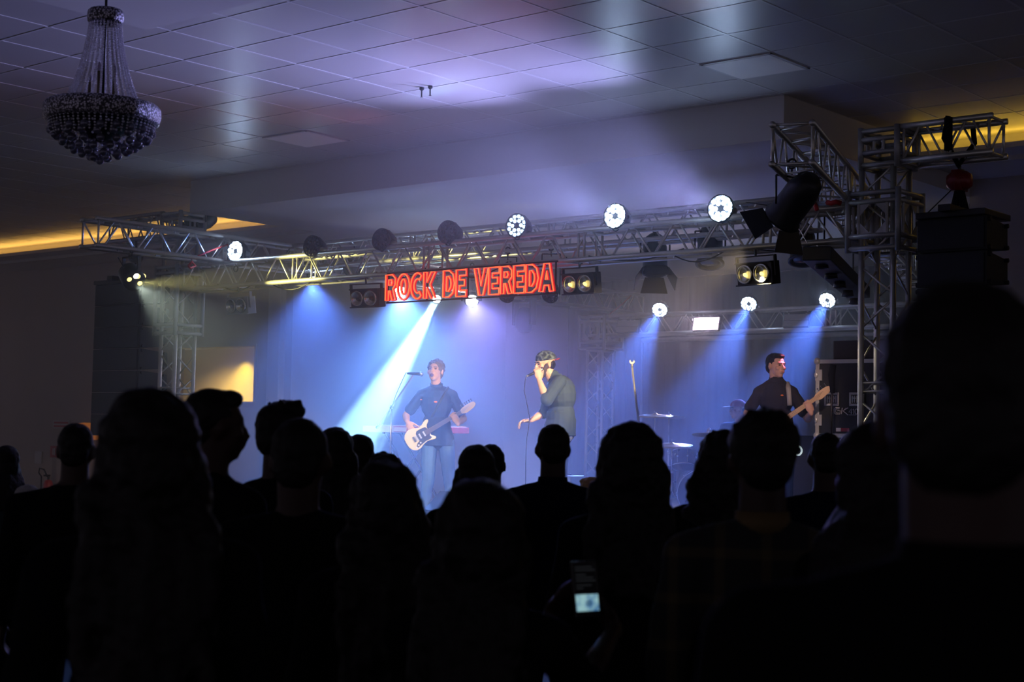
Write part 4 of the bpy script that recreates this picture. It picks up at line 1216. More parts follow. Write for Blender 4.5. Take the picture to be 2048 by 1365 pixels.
crowd('woman with big curly hair standing before the empty microphone stand', 1266, 852, 4.9, 'wavy', 3, 15, hairlen=.26, headscale=1.06)
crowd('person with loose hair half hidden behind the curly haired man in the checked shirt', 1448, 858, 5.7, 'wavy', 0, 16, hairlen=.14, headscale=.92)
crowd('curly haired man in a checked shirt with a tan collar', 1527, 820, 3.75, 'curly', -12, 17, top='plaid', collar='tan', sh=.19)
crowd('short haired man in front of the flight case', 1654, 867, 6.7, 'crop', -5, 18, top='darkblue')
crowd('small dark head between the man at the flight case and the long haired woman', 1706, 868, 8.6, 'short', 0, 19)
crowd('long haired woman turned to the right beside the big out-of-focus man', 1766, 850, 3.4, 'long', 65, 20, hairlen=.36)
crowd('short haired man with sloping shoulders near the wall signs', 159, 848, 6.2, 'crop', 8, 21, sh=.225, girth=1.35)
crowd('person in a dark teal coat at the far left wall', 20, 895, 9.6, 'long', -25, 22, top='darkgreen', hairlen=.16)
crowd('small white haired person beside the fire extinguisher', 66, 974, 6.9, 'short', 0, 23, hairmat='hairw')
crowd('small orange lit person seen between the collared man and the big curly hair', 1186, 958, 8.8, 'short', -30, 24, hairmat='hairo', skin='skin', top='tan')  # orange light put into brighter hair, skin and top colours
# woman holding up a phone
pw = onfloor(966, 3.4)
Jp = dict(shL=(-.16, 0, 1.22), shR=(.16, 0, 1.22))
ph_ = atD(1172, 1179, 4.05); inv = Matrix.Rotation(-az(pw), 3, 'Z')
phl = inv @ (ph_ - pw)
H12 = atD(966, 977, 3.4).z
figure('woman with a large round head of dark hair, holding up the lit phone', pw, az(pw), H=H12 - .014, ty=-.25, hy=.2, hair='wavy', seed=25, hairlen=.32, headscale=1.08,
       J=dict(elR=phl + Vector((-.02, -.22, -.22)), wrR=phl + Vector((.080, .015, -.105)), elL=phl + Vector((-.27, -.2, -.22)), wrL=phl + Vector((-.098, .015, -.085))),
       hands=dict(R=dict(d=(-.45, .25, .6), nrm=(.5, .8, .3), curl=.42, thumb=(.5, .6, -.6)), L=dict(d=(.45, .25, .7), nrm=(-.5, .8, .3), curl=.42, thumb=(.5, .6, -.6))), sleeves='elbow')
t = thing('smartphone', 'smartphone held up by the round haired woman, lower half showing a blue white picture', 'phone', ph_, rot=(math.radians(-12), math.radians(-1), az(pw) + .40))
MB().box((0, 0.004, 0), (0.074, 0.008, 0.150)).build('phone_body', M['phones'], t, bevel=0.003)
MB().box((0, -0.0012, -0.036), (0.066, 0.001, 0.044)).build('lit_picture', M['screen'], t)
q = MB()
for i, (z_, w_) in enumerate(((.066, .05), (.058, .058), (.046, .030), (.038, .052), (.030, .058), (.018, .045), (.010, .02))):
    q.box((-.028 + w_ / 2, -0.0012, z_ - .008), (w_, .001, .0028))
q.build('text_lines', M['screendark'], t)
MB().tube([(.004 + .0055 * math.cos(t_), -0.002, -.037 + .0055 * math.sin(t_)) for t_ in [2 * PI * i / 14 for i in range(14)]], 0.0013, 5, close=True).build('play_mark', M['phones'], t)


# ------------------------------------------------------------------ performers
def perf(px0, Y):
    p = atY(px0, 900, Y); p.z = ZS
    f = (p - Vector((0, 0, CZ))).dot(CF)
    sc_ = FPX / f
    hzn = None
    d = ray(px0, 0); lo, hi = 0, 1365
    for _ in range(40):
        mid = (lo + hi) / 2
        if (atD(px0, mid, f)).z > ZS: lo = mid
        else: hi = mid
    y0 = lo
    def Q(px_, py_, fwd=0.0):                 # local figure coordinates: x right, y away from the audience camera, z up
        return Vector(((px_ - px0) / sc_, -fwd, (y0 - py_) / sc_))
    return p, az(p), Q, y0, sc_


# guitarist: faces the hall; local +Y points away from the camera, so he is turned by 180 degrees
pg, rg, Qg, y0g, scg = perf(872, 12.4)
Jg = dict(head=Qg(867, 743, .06), neck=Qg(870, 775, .02), chest=Qg(871, 812, .02), waist=Qg(872, 850, .0), pelvis=Qg(875, 876, 0),
          shR=Qg(841, 791, .02), shL=Qg(902, 790, -.02), elR=Qg(810, 833, .02), wrR=Qg(815, 852, .24), elL=Qg(926, 838, .06), wrL=Qg(914, 836, .30),
          hipR=Qg(858, 886), hipL=Qg(892, 886), knR=Qg(858, 958, .05), knL=Qg(900, 958, .03), anR=Qg(852, y0g - 17, 0), anL=Qg(907, y0g - 17, 0))
Jg['wrR'] = Qg(814, 846, .20); Jg['wrL'] = Qg(913, 847, .285)
gr_, _, _, _ = figure('singing guitarist in a dark blue short sleeved shirt holding a cream guitar', pg, rg, H=1.77, ty=PI, hy=-.35, hp=.22, J=Jg, hair='curly', hairmat='hairg', skin='skin', top='navy', bottom='jeans',
        voxel=.0065, sleeves='short', face='open', group=None, collar='navy', seed=40, headscale=1.04,
        hands=dict(R=dict(d=(.30, -.15, -.55), nrm=(-.2, -1, .2), curl=.45), L=dict(d=(-.40, .0, .85), nrm=(.2, -1, .1), curl=.80, thumb=(.3, .5, -.8))))


def badge(root, p, r, m_='orange'):
    MB().ell(p, (r, .006, r * .55), None, 12, 6).build('badge', M[m_], root, smooth=True)


badge(gr_, Qg(869, 805, .150), .020); badge(gr_, Qg(840, 801, .130), .012)
# electric guitar in its own axes: x along the neck toward the headstock, y across, z toward the audience
def guitar(label, p_body, p_head, loc, rz, kind, body_m, group=None, scale=1.0):
    root = thing(kind, label, 'guitar', loc, rot=(0, 0, rz))
    a = Vector(p_body); b_ = Vector(p_head); X = (b_ - a).normalized(); Nn = Vector((0, -1, 0)); Nn = (Nn - X * Nn.dot(X)).normalized(); Yv = Nn.cross(X)
    Mx = Matrix((X, Yv, Nn)).transposed()
    L = (b_ - a).length
    F = lambda x, y, z: a + Mx @ Vector((x, y, z))
    def plate(poly, z, th, name, m_, par=root, bevel=0.0):
        q = MB(); q.prism(poly, F(0, 0, z), X, Yv, th); return q.build(name, M[m_], par, bevel=bevel, smooth=False)
    sc2 = L / 0.80 * scale
    body = [(-.24, .00), (-.235, .07), (-.20, .125), (-.14, .155), (-.07, .150), (-.02, .125), (.02, .112), (.07, .122), (.12, .150), (.165, .160), (.19, .145), (.175, .118), (.135, .090), (.115, .055), (.118, .030),
            (.118, -.030), (.115, -.06), (.14, -.085), (.165, -.115), (.155, -.135), (.125, -.138), (.07, -.118), (.02, -.112), (-.04, -.125), (-.10, -.150), (-.16, -.150), (-.205, -.120), (-.235, -.065)]
    body = [(x * sc2, y * sc2) for x, y in body]
    plate(body, 0, .042, 'body', body_m, bevel=.008)
    pg_ = [(-.06, .055), (-.03, .085), (.03, .085), (.10, .075), (.118, .035), (.118, -.035), (.10, -.06), (.115, -.095), (.08, -.105), (.02, -.098), (-.05, -.110), (-.12, -.125), (-.15, -.11), (-.10, -.065), (-.06, -.055)]
    plate([(x * sc2, y * sc2) for x, y in pg_], .023, .004, 'pickguard', 'pickg')
    for x in (-.075, -.02, .045) if kind == 'electric_guitar' else (-.05, .02):
        plate([((x - .011) * sc2, -.036 * sc2), ((x + .011) * sc2, -.036 * sc2), ((x + .011) * sc2, .036 * sc2), ((x - .011) * sc2, .036 * sc2)], .028, .012, 'pickup', 'white' if kind == 'electric_guitar' else 'bmetal')
    plate([(-.125 * sc2, -.04 * sc2), (-.10 * sc2, -.04 * sc2), (-.10 * sc2, .04 * sc2), (-.125 * sc2, .04 * sc2)], .028, .014, 'bridge', 'chrome')
    for kx, ky in ((-.06, -.082), (-.10, -.098), (-.14, -.112)):
        q = MB(); q.cyl(F(kx * sc2, ky * sc2, .022), F(kx * sc2, ky * sc2, .040), .010, n=10); q.build('knob', M['white'], root)
    n0_ = .09 * sc2; n1_ = L - .13
    q = MB(); q.rings([[F(n0_, -.026, .020), F(n0_, .026, .020), F(n0_, .022, .0), F(n0_, -.022, .0)], [F(n1_, -.021, .020), F(n1_, .021, .020), F(n1_, .018, .002), F(n1_, -.018, .002)]]); q.build('neck', M['maple'], root)
    q = MB(); q.rings([[F(n0_ - .02, -.027, .028), F(n0_ - .02, .027, .028), F(n0_ - .02, .027, .0205), F(n0_ - .02, -.027, .0205)], [F(n1_, -.021, .027), F(n1_, .021, .027), F(n1_, .021, .0205), F(n1_, -.021, .0205)]]); q.build('fretboard', M['rosew' if kind == 'electric_guitar' else 'maple'], root)
    hd = [(n1_, -.020), (n1_ + .03, -.035), (n1_ + .06, -.040), (n1_ + .15, -.028), (n1_ + .185, -.005), (n1_ + .18, .028), (n1_ + .15, .038), (n1_ + .10, .040), (n1_ + .03, .034), (n1_, .020)]
    hs_ = plate(hd, .006, .016, 'headstock', 'maple', bevel=.003)
    nt_ = 6 if kind == 'electric_guitar' else 4
    for i in range(nt_):
        q = MB(); c_ = F(n1_ + .03 + .13 * i / (nt_ - 1), .040, .006); q.cyl(c_, c_ + Yv * .02, .004, n=6); q.ell(c_ + Yv * .026, (.008, .008, .008), None, 8, 6); q.build('tuning_peg', M['chrome'], hs_)
    q = MB()
    for i in range(nt_):
        yy = (-.016 + .032 * i / (nt_ - 1)); q.cyl(F(-.11 * sc2, yy * 1.4, .036), F(n1_ + .03 + .1 * i / nt_, yy, .030), .0009, n=4)
    q.build('strings', M['chrome'], root)
    return root, F


guitar('cream electric guitar with a black pickguard held by the singing guitarist', Qg(843, 872, .22), Qg(940, 812, .27), pg, rg, 'electric_guitar', 'cream', scale=1.0)
q = MB(); q.tube([Qg(862, 835, .165), Qg(880, 800, .155), Qg(893, 775, .05), Qg(900, 790, -.13), Qg(880, 840, -.17), Qg(845, 868, -.10), Qg(826, 880, .15)], .014, 6)
tag(q.build('guitar_strap', M['bplast'], smooth=True), 'dark strap carrying the cream electric guitar', 'strap').matrix_world = Matrix.Translation(pg) @ Matrix.Rotation(rg, 4, 'Z')

# singer: seen from his left side, leaning forward, cap worn backwards
ps, rs, Qs, y0s, scs = perf(1112, 12.0)
Js = dict(head=Qs(1086, 729, .02), neck=Qs(1107, 757, 0), chest=Qs(1119, 795, 0), waist=Qs(1121, 835, 0), pelvis=Qs(1117, 866, 0),
          shL=Qs(1117, 765, .17), shR=Qs(1104, 770, -.17), elL=Qs(1092, 803, .27), wrL=Qs(1076, 762, .18), elR=Qs(1088, 826, -.14), wrR=Qs(1061, 842, -.06),
          hipL=Qs(1120, 878, .09), hipR=Qs(1114, 878, -.09), knL=Qs(1120, 960, .10), knR=Qs(1098, 960, -.10), anL=Qs(1130, y0s - 19, .10), anR=Qs(1092, y0s - 19, -.10))
tys = math.radians(100)
sg_, Jx, Ps, RHs = figure('bearded singer in backwards cap and grey green jacket leaning into a microphone', ps, rs, H=1.80, ty=tys, hy=.35, hp=-.12, J=Js, hair='cap', skin='skin', top='teal', bottom='greytr', voxel=.0065,
        sleeves='elbow', face=True, group=None, seed=41, hemlen=.03, girth=1.22, beard=True, headscale=1.04, collar='teal',
        hands=dict(L=dict(d=(-.12, -.1, .8), nrm=(.2, -.9, .1), curl=1.05, thumb=(.5, .8, -.5)), R=dict(d=(-.8, -.2, -.1), nrm=(.0, .3, .9), curl=.55)))
q = MB(); q.ell(Ps(0, -.018, .048), (.088 * 1.06, .106 * 1.06, .082 * 1.06), RHs)
cp = fuse(q, 'baseball_cap', M['cap'], sg_, .006, 1, .002, 30, 3, label='camouflage patterned cap worn backwards')
# cut the lower half away
bm = bmesh.new(); bm.from_mesh(cp.data)
nrm = RHs @ Vector((0, .06, 1)); bmesh.ops.bisect_plane(bm, geom=bm.verts[:] + bm.edges[:] + bm.faces[:], plane_co=Ps(0, 0, .036), plane_no=nrm, clear_inner=True)
bm.to_mesh(cp.data); bm.free()
so = cp.modifiers.new('s', 'SOLIDIFY'); so.thickness = .004
q = MB(); q.prism([(-.075, 0), (-.05, -.055), (0, -.072), (.05, -.055), (.075, 0)], Ps(0, -.095, .028), RHs @ Vector((1, 0, 0)), RHs @ Vector((0, 1, -.25)), .006); q.build('cap_brim', M['redcap'], cp, bevel=.002, label='red brim of the backwards cap')
mic0 = Qs(1080, 741, .13); mic1 = Qs(1055, 754, .20)
t = thing('microphone', 'black hand held microphone in front of the singer\'s mouth', 'microphone', ps, rot=(0, 0, rs))
dm = (mic1 - mic0).normalized()
MB().ell(mic0 - dm * .0, (.025, .025, .027), None, 12, 8).build('grille_ball', M['chrome'], t, smooth=True)
MB().cyl(mic0 + dm * .015, mic1, .019, .012, 12).build('handle', M['bmetal'], t, smooth=True)
MB().cyl(mic1, mic1 + dm * .03, .011, .010, 10).build('connector', M['chrome'], t, smooth=True)
cb = [mic1 + dm * .03, Qs(1048, 765, .20), Qs(1047, 785, .19), Qs(1052, 808, .17), Qs(1058, 835, .10), Qs(1057, 855, .08), Qs(1053, 880, .08), Qs(1052, 930, .08), Qs(1053, 990, .10), Qs(1056, y0s - 3, .12), Qs(1080, y0s - 1, .15)]
q = MB(); q.tube(cb, .0045, 6)
o = tag(q.build('microphone_cable', M['cable'], smooth=True), 'thin black cable hanging from the hand held microphone', 'cable'); o.location = ps; o.rotation_euler = (0, 0, rs)

# bass player
pb, rb, Qb, y0b, scb = perf(1552, 13.5)
Jb = dict(head=Qb(1551, 732, .03), neck=Qb(1551, 764, .01), chest=Qb(1552, 800, 0), waist=Qb(1553, 838, 0), pelvis=Qb(1553, 868, 0),
          shR=Qb(1518, 786, .02), shL=Qb(1584, 785, .0), elR=Qb(1494, 828, .04), wrR=Qb(1522, 858, .22), elL=Qb(1614, 838, .04), wrL=Qb(1619, 826, .285),
          hipR=Qb(1535, 880), hipL=Qb(1572, 880))
bs_, _, _, _ = figure('bass player in a black polo shirt looking to the right, beside the flight case', pb, rb, H=1.80, ty=PI, hy=.75, hp=0.0, J=Jb, hair='short', hairmat='hairb', skin='skin', top='blackshirt', bottom='jeans',
        voxel=.0065, sleeves='short', face=True, group=None, collar='blackshirt', seed=42, headscale=1.04, beard=False,
        hands=dict(R=dict(d=(.5, -.2, -.35), nrm=(-.2, -1, .2), curl=.5), L=dict(d=(-.25, .0, .85), nrm=(.2, -1, .1), curl=.80, thumb=(.3, .5, -.8))))
badge(bs_, Qb(1563, 792, .145), .016)
guitar('bass guitar with a pale wooden neck held by the bass player', Qb(1530, 868, .22), Qb(1648, 783, .27), pb, rb, 'bass_guitar', 'bodybass', scale=.85)
q = MB(); q.tube([Qb(1578, 812, .155), Qb(1576, 785, .14), Qb(1574, 768, .03), Qb(1565, 790, -.14), Qb(1540, 850, -.15), Qb(1512, 872, .12)], .026, 6)
o = tag(q.build('bass_strap', M['paneloff'], smooth=True), 'pale grey strap over the shoulder of the bass player', 'strap'); o.location = pb; o.rotation_euler = (0, 0, rb)

# drummer, seated
pdm = atY(1478, 900, 15.6); pdm.z = ZS
rdm = az(pdm); hd_ = atY(1472, 820, 15.6)
hz_ = hd_.z - ZS
Jd = dict(head=(-.02, -.04, hz_), neck=(0, 0, hz_ - .175), chest=(0, .01, hz_ - .35), waist=(0, .03, hz_ - .54), pelvis=(0, .05, hz_ - .68), shL=(.17, .02, hz_ - .215), shR=(-.17, -.02, hz_ - .215),
          elR=(-.26, -.16, hz_ - .46), wrR=(-.34, -.36, hz_ - .34), elL=(.24, -.12, hz_ - .48), wrL=(.10, -.38, hz_ - .48), hipL=(.10, 0, hz_ - .76), hipR=(-.10, 0, hz_ - .76),
          knL=(.20, -.42, hz_ - .78), knR=(-.22, -.42, hz_ - .78), anL=(.20, -.46, .09), anR=(-.22, -.46, .09))
dm_, _, Pd, RHd = figure('drummer in a red cap with a tan brim sitting behind the drums', pdm, rdm, H=1.72, ty=PI, hy=-1.15, J=Jd, hair='cap', skin='skin', top='navy', bottom='jeans', voxel=.008, sleeves='none', face=True, group=None, seed=43)
q = MB(); q.ell(Pd(0, -.010, .040), (.086, .104, .085), RHd); cp = fuse(q, 'cap', M['redcap'], dm_, .008, 1)
bm = bmesh.new(); bm.from_mesh(cp.data); bmesh.ops.bisect_plane(bm, geom=bm.verts[:] + bm.edges[:] + bm.faces[:], plane_co=Pd(0, 0, .034), plane_no=RHd @ Vector((0, .05, 1)), clear_inner=True); bm.to_mesh(cp.data); bm.free()
q = MB(); q.prism([(-.075, 0), (-.06, .09), (0, .125), (.06, .09), (.075, 0)], Pd(0, .075, .040), RHd @ Vector((1, 0, 0)), RHd @ Vector((0, 1, -.15)), .006); q.build('cap_brim', M['brim'], cp, bevel=.002)
t = thing('drum_stool', 'round drum stool under the drummer', 'stool', pdm)
MB().lathe([(0, 0), (.15, 0), (.16, .03), (.15, .07), (0, .075)], origin=(0, 0, hz_ - .92), n=20, cap=False).build('seat', M['black'], t, smooth=True)
q = MB(); q.cyl((0, 0, .25), (0, 0, hz_ - .92), .014)
for k in range(3): q.cyl((0, 0, .28), (.2 * math.cos(k * 2.1), .2 * math.sin(k * 2.1), .01), .010)
q.build('stand', M['chrome'], t)

# ------------------------------------------------------------------ drum kit
kb = atY(1400, 930, 14.9)
def drum(name, label, c, r, h, axis, group=None, legs=True):
    t = thing(name, label, 'drum', c, group=group); A = Vector(axis).normalized()
    MB().lathe([(r * .98, 0), (r, 0.0), (r, h), (r * .98, h)], axis=A, n=28).build('shell', M['drumsh'], t, smooth=True)
    MB().lathe([(r * .97, h + .002), (.001, h + .004)], axis=A, n=28, cap=False).build('drum_head', M['drumhd'], t)
    for hh in (0, h):
        u, w = perp(A); MB().tube([A * hh + (u * math.cos(a_) + w * math.sin(a_)) * (r + .006) for a_ in [2 * PI * i / 28 for i in range(28)]], .008, 6, close=True).build('hoop', M['chrome'], t, smooth=True)
    q = MB(); u, w = perp(A)
    for i in range(8):
        o_ = (u * math.cos(i * PI / 4) + w * math.sin(i * PI / 4)) * (r + .012); q.cyl(o_ + A * .01, o_ + A * (h - .01), .004, n=5); q.ell(o_ + A * h * .5, (.012, .012, .016), None, 6, 4)
    q.build('tension_lugs', M['chrome'], t)
    return t


rk = az(kb)
KO = Matrix.Rotation(rk, 3, 'Z')
K = lambda x, y, z: Vector((kb.x, kb.y, ZS)) + KO @ Vector((x, y, z))
drum('bass_drum', 'large bass drum at the front of the drum kit', K(0.02, -.12, .28), .27, .40, KO @ Vector((0, -1, 0)) * -1)
drum('rack_tom', 'small tom mounted on the bass drum, the one nearer the hazy tower', K(-.18, .08, .58), .14, .18, KO @ Vector((0, .35, .94)), group='toms of the drum kit')
drum('rack_tom', 'small tom mounted on the bass drum, the one nearer the drummer', K(.14, .08, .58), .15, .19, KO @ Vector((0, .35, .94)), group='toms of the drum kit')
drum('snare_drum', 'shallow snare drum beside the drummer', K(.36, .28, .50), .17, .13, (0, 0, 1))
drum('floor_tom', 'deep floor tom at the left end of the drum kit', K(-.48, .25, .22), .19, .36, (0, 0, 1))
for dx, dy, lab_ in ((-.48, .25, 'floor tom'), (.36, .28, 'snare drum')):
    t = thing('drum_stand', 'three thin chrome legs holding the ' + lab_, 'stand', K(dx, dy, 0)); q = MB()
    for k in range(3): q.cyl((.17 * math.cos(k * 2.1), .17 * math.sin(k * 2.1), .005), (.13 * math.cos(k * 2.1), .13 * math.sin(k * 2.1), .50 if dx > 0 else .24), .007, n=6)
    q.build('legs', M['chrome'], t)


def cymbal(px_, py_, Y, r, tilt, label, boom=0.0):
    c_ = atY(px_, py_, Y)
    t = thing('cymbal', label, 'cymbal', c_, rot=(tilt, tilt * .5, 0), group='cymbals on thin chrome stands')
    MB().lathe([(.001, .022), (.02, .020), (.035, .006), (r * .6, -.004), (r, -.016), (r, -.018), (r * .6, -.007), (.035, .002), (.001, .012)], n=32, cap=False).build('bronze_plate', M['brass'], t, smooth=True)
    s_ = thing('cymbal_stand', 'thin chrome stand under ' + label, 'stand', (c_.x, c_.y, ZS))
    hh = c_.z - ZS
    MB().cyl((0, 0, .05), (0, 0, hh * .62), .011, n=8).cyl((0, 0, hh * .6), (0, 0, hh + .035), .007, n=8).ell((0, 0, hh * .62), (.02, .02, .025), None, 8, 6).ell((0, 0, hh + .04), (.010, .010, .016), None, 8, 6).build('rod', M['chrome'], s_, smooth=True)
    q = MB()
    for k in range(3): q.cyl((0, 0, .30), (.26 * math.cos(k * 2.1 + .4), .26 * math.sin(k * 2.1 + .4), .01), .008, n=6)
    q.build('tripod', M['chrome'], s_)


cymbal(1310, 830, 15.1, .22, .10, 'the cymbal closest to the empty microphone stand')
cymbal(1338, 832, 15.7, .20, -.08, 'the cymbal partly behind the first one')
cymbal(1344, 889, 14.7, .24, .12, 'the low cymbal above the floor tom')
cymbal(1420, 868, 14.5, .20, -.12, 'the cymbal in front of the drummer')

# ------------------------------------------------------------------ microphone stands
def mic_stand(base, top, boom_tip, boom_tail, label, mic_label=None, ring=True):
    t = thing('microphone_stand', label, 'microphone stand', base)
    hh = top - base
    MB().cyl((0, 0, .06), (0, 0, hh.z * .55), .011, n=10).cyl((0, 0, hh.z * .5), hh, .0075, n=8).build('pole', M['alu'], t, smooth=True)
    q = MB()
    for k in range(3): q.cyl((0, 0, .12), (.28 * math.cos(k * 2.1 + .9), .28 * math.sin(k * 2.1 + .9), .012), .008, n=6)
    q.build('tripod', M['bmetal'], t)
    MB().ell((0, 0, hh.z * .55), (.022, .022, .03), None, 10, 6).cyl((-.04, 0, hh.z * .55), (0, 0, hh.z * .55), .012, n=8).build('clutch', M['chrome'], t, smooth=True)
    if boom_tip is not None:
        MB().cyl(boom_tail - base, boom_tip - base, .011, n=8).build('boom', M['alu'], t, smooth=True)
        MB().cyl(boom_tail - base - (boom_tip - boom_tail).normalized() * .02, boom_tail - base + (boom_tip - boom_tail).normalized() * .05, .018, n=10).build('counterweight', M['bmetal'], t)
        MB().ell(hh, (.022, .022, .022), None, 10, 6).build('joint', M['bmetal'], t, smooth=True)
    return t


b_ = atY(778, 1000, 12.3); b_.z = ZS
tp = Vector((b_.x, b_.y, atY(780, 815, 12.3).z)); tip = atY(829, 748, 12.05); tail = tp + (tp - tip) * .62
mic_stand(b_, tp, tip, tail, 'boom microphone stand slanting up to the guitarist\'s mouth')
t = thing('microphone', 'microphone on the slanting boom at the guitarist\'s mouth', 'microphone', tip)
dm = (atY(845, 749, 12.1) - tip).normalized()
MB().cyl(-dm * .08, dm * .06, .012, .019, 10).build('handle', M['bmetal'], t, smooth=True); MB().ell(dm * .075, (.025, .025, .025), None, 12, 8).build('grille_ball', M['chrome'], t, smooth=True)
q = MB(); q.tube([tip - dm * .08, atY(812, 746, 12.1), atY(803, 765, 12.2), atY(792, 790, 12.25), tp + Vector((.01, 0, 0)), tp + Vector((.015, .01, -.5)), b_ + Vector((.03, 0, .02))], .004, 6)
tag(q.build('microphone_cable', M['cable'], smooth=True), 'thin cable running down the slanting microphone stand', 'cable')
b_ = atY(1284, 1000, 11.9); b_.z = ZS
lo_ = atY(1279, 860, 11.9); hi_ = atY(1264, 735, 11.85)
mic_stand(b_, lo_, hi_, lo_ + (lo_ - hi_).normalized() * .02, 'empty bright microphone stand with a clip, between singer and bass player')
MBc = MB(); MBc.ell(hi_ + Vector((0, 0, .02)), (.012, .012, .022), None, 8, 6).prism([(-.028, .0), (-.012, -.02), (.012, -.02), (.028, 0), (.018, .022), (.010, .0), (-.010, .0), (-.018, .022)], hi_ + Vector((0, 0, .05)), KO @ Vector((1, 0, 0)), (0, 0, 1), .03)
tag(MBc.build('microphone_clip', M['alu']), 'small metal clip on top of the empty microphone stand', 'clip')

# ------------------------------------------------------------------ keyboard
k0 = atY(742, 856, 13.7); k1 = atY(921, 864, 13.7); kc = (k0 + k1) / 2; kl = (k1 - k0).length
t = thing('keyboard', 'long red stage keyboard with a brightly lit left end behind the guitarist', 'keyboard', kc, rot=(0, 0, math.atan2(k1.y - k0.y, k1.x - k0.x)))
MB().box((kl * .18, 0, 0), (kl * .64, .32, .075)).build('case', M['redkb'], t, bevel=.008)
MB().box((-kl * .32, 0, 0), (kl * .34, .325, .080)).build('lit_end', M['cream'], t, bevel=.008, label='pale brightly lit end of the keyboard')  # strong light on the red body's end painted as a cream block
MB().box((-kl * .06, -.165, .0), (kl * .14, .008, .055)).build('back_label', M['cream'], t)
q = MB()
for i in range(44): q.box((-kl * .45 + kl * .9 * i / 43, .10, .045), (kl * .9 / 44 * .92, .13, .016))
q.build('white_keys', M['white'], t)
t2 = thing('keyboard_stand', 'crossed black stand under the red keyboard', 'stand', (kc.x, kc.y, ZS))
hk = kc.z - ZS - .05; q = MB()
for sy in (-.13, .13):
    q.cyl((-.38, sy, .02), (.38, sy, hk), .014, n=8); q.cyl((.38, sy, .02), (-.38, sy, hk), .014, n=8)
for sx in (-.38, .38): q.cyl((sx, -.17, .02), (sx, .17, .02), .014, n=8); q.cyl((sx, -.17, hk), (sx, .17, hk), .014, n=8)
q.build('crossed_legs', M['bmetal'], t2)

# ------------------------------------------------------------------ flight case with the bass amplifier stack
c0 = atY(1632, 720, 13.7); c1 = atY(1632, 875, 13.7)
cw, chh, cd = 0.86, c0.z - c1.z, .55
cx = c0.x + cw / 2
t = thing('flight_case', 'tall open flight case with pale metal edges, recessed catches and a white logo', 'flight case', (cx, 13.7 + cd / 2, c1.z))
b = MB(); b.box((0, 0, chh / 2), (cw - .02, cd - .02, chh - .02)); b.build('panel', M['case'], t)
for nm, (dx, dz, sx, sz) in dict(a=(0, chh - .02, cw, .04), b=(0, .02, cw, .04), c=(-cw / 2 + .02, chh / 2, .04, chh), d=(cw / 2 - .02, chh / 2, .04, chh)).items():
    MB().box((dx, -cd / 2, dz), (sx, .014, sz)).box((dx, cd / 2, dz), (sx, .014, sz)).build('edge_trim', M['edge'], t, bevel=.003)
for sx in (-1, 1):
    for sz in (0, 1):
        MB().ell((sx * (cw / 2 - .015), -cd / 2, .015 + sz * (chh - .03)), (.036, .03, .036), None, 12, 8).build('corner_ball', M['edge'], t, smooth=True)
for zz in (chh * .80, chh * .22):
    q = MB(); q.box((-cw / 2 + .035, -cd / 2 - .006, zz), (.075, .01, .11)); q.ell((-cw / 2 + .012, -cd / 2 - .016, zz), (.022, .014, .03), None, 10, 6); q.build('butterfly_latch', M['edge'], t, bevel=.003)
for xx in (-cw * .29, cw * .03):
    f = MB()
    for dx, dz, sx, sz in ((0, .055, .16, .022), (0, -.055, .16, .022), (-.07, 0, .022, .12), (.07, 0, .022, .12)): f.box((xx + dx, -cd / 2 - .005, chh * .49 + dz), (sx, .012, sz))
    f.build('latch_dish', M['edge'], t, bevel=.003)
    q = MB()
    for i in range(5): q.box((xx - .045 + .0225 * i, -cd / 2 - .004, chh * .49), (.010, .012, .07))
    q.box((xx, -cd / 2 - .006, chh * .49 + .01), (.10, .012, .012)); q.build('latch_grip', M['edge'], t)
# lettering: outlined GK mark and the figures 410
zl = chh * .30
def outline(pts, th, name, ox, close=False, w=1.0):
    q = MB(); q.tube([(ox + a_ * .001 * w, -cd / 2 - .004, zl + b2 * .001) for a_, b2 in pts], th, 6, close=close); return q.build(name, M['caseink'], t)
X0_ = -cw * .22 - .030
outline([(58, 62), (14, 62), (0, 50), (0, 12), (14, 0), (62, 0), (66, 34), (36, 34)], .0045, 'letter_g', X0_)
outline([(56, 50), (22, 50), (14, 42), (14, 20), (22, 12), (50, 12)], .0025, 'letter_g_inner', X0_)
outline([(78, 0), (88, 62)], .0045, 'letter_k', X0_); outline([(150, 62), (96, 32), (150, -8)], .0045, 'letter_k_arm', X0_)
outline([(130, 62), (108, 44)], .0025, 'letter_k_inner', X0_)
X1_ = -cw * .005 - .055
for nm, dx, pts in (('digit_four', 0, [(24, 0), (24, 44), (0, 16), (32, 16)]), ('digit_one', 42, [(0, 34), (10, 44), (10, 0)])):
    outline([(a_ * 1.1 + dx, b2 * 1.2) for a_, b2 in pts], .0042, nm, X1_)
outline([(82 + 15 * math.cos(a_), 26 + 26 * math.sin(a_)) for a_ in [2 * PI * i / 14 for i in range(14)]], .0045, 'digit_zero', X1_, True)
outline([(0, -8), (80, -8)], .003, 'underline', X1_)
MB().box((-cw * .20, -cd / 2 - .004, chh * .10), (.05, .006, .035)).build('pale_sticker', M['caseink'], t); MB().box((-cw * .115, -cd / 2 - .004, chh * .10), (.09, .006, .035)).build('red_sticker', M['signred'], t)
MB().box((cw * .1, cd * .1, chh + .10), (cw * .9, cd * .8, .19)).build('amplifier_head', M['bplast'], t, bevel=.01)
hh = c1.z - ZS
t = thing('speaker_cabinet', 'dark speaker cabinet carrying the flight case', 'loudspeaker', (cx, 13.7 + cd / 2, ZS + hh / 2))
MB().box((0, 0, -.01), (cw * .98, cd * .98, hh - .03)).build('cabinet', M['cabinet'], t, bevel=.015); MB().box((0, -cd * .49 - .005, -.01), (cw * .88, .01, hh - .12)).build('grille', M['grille'], t)
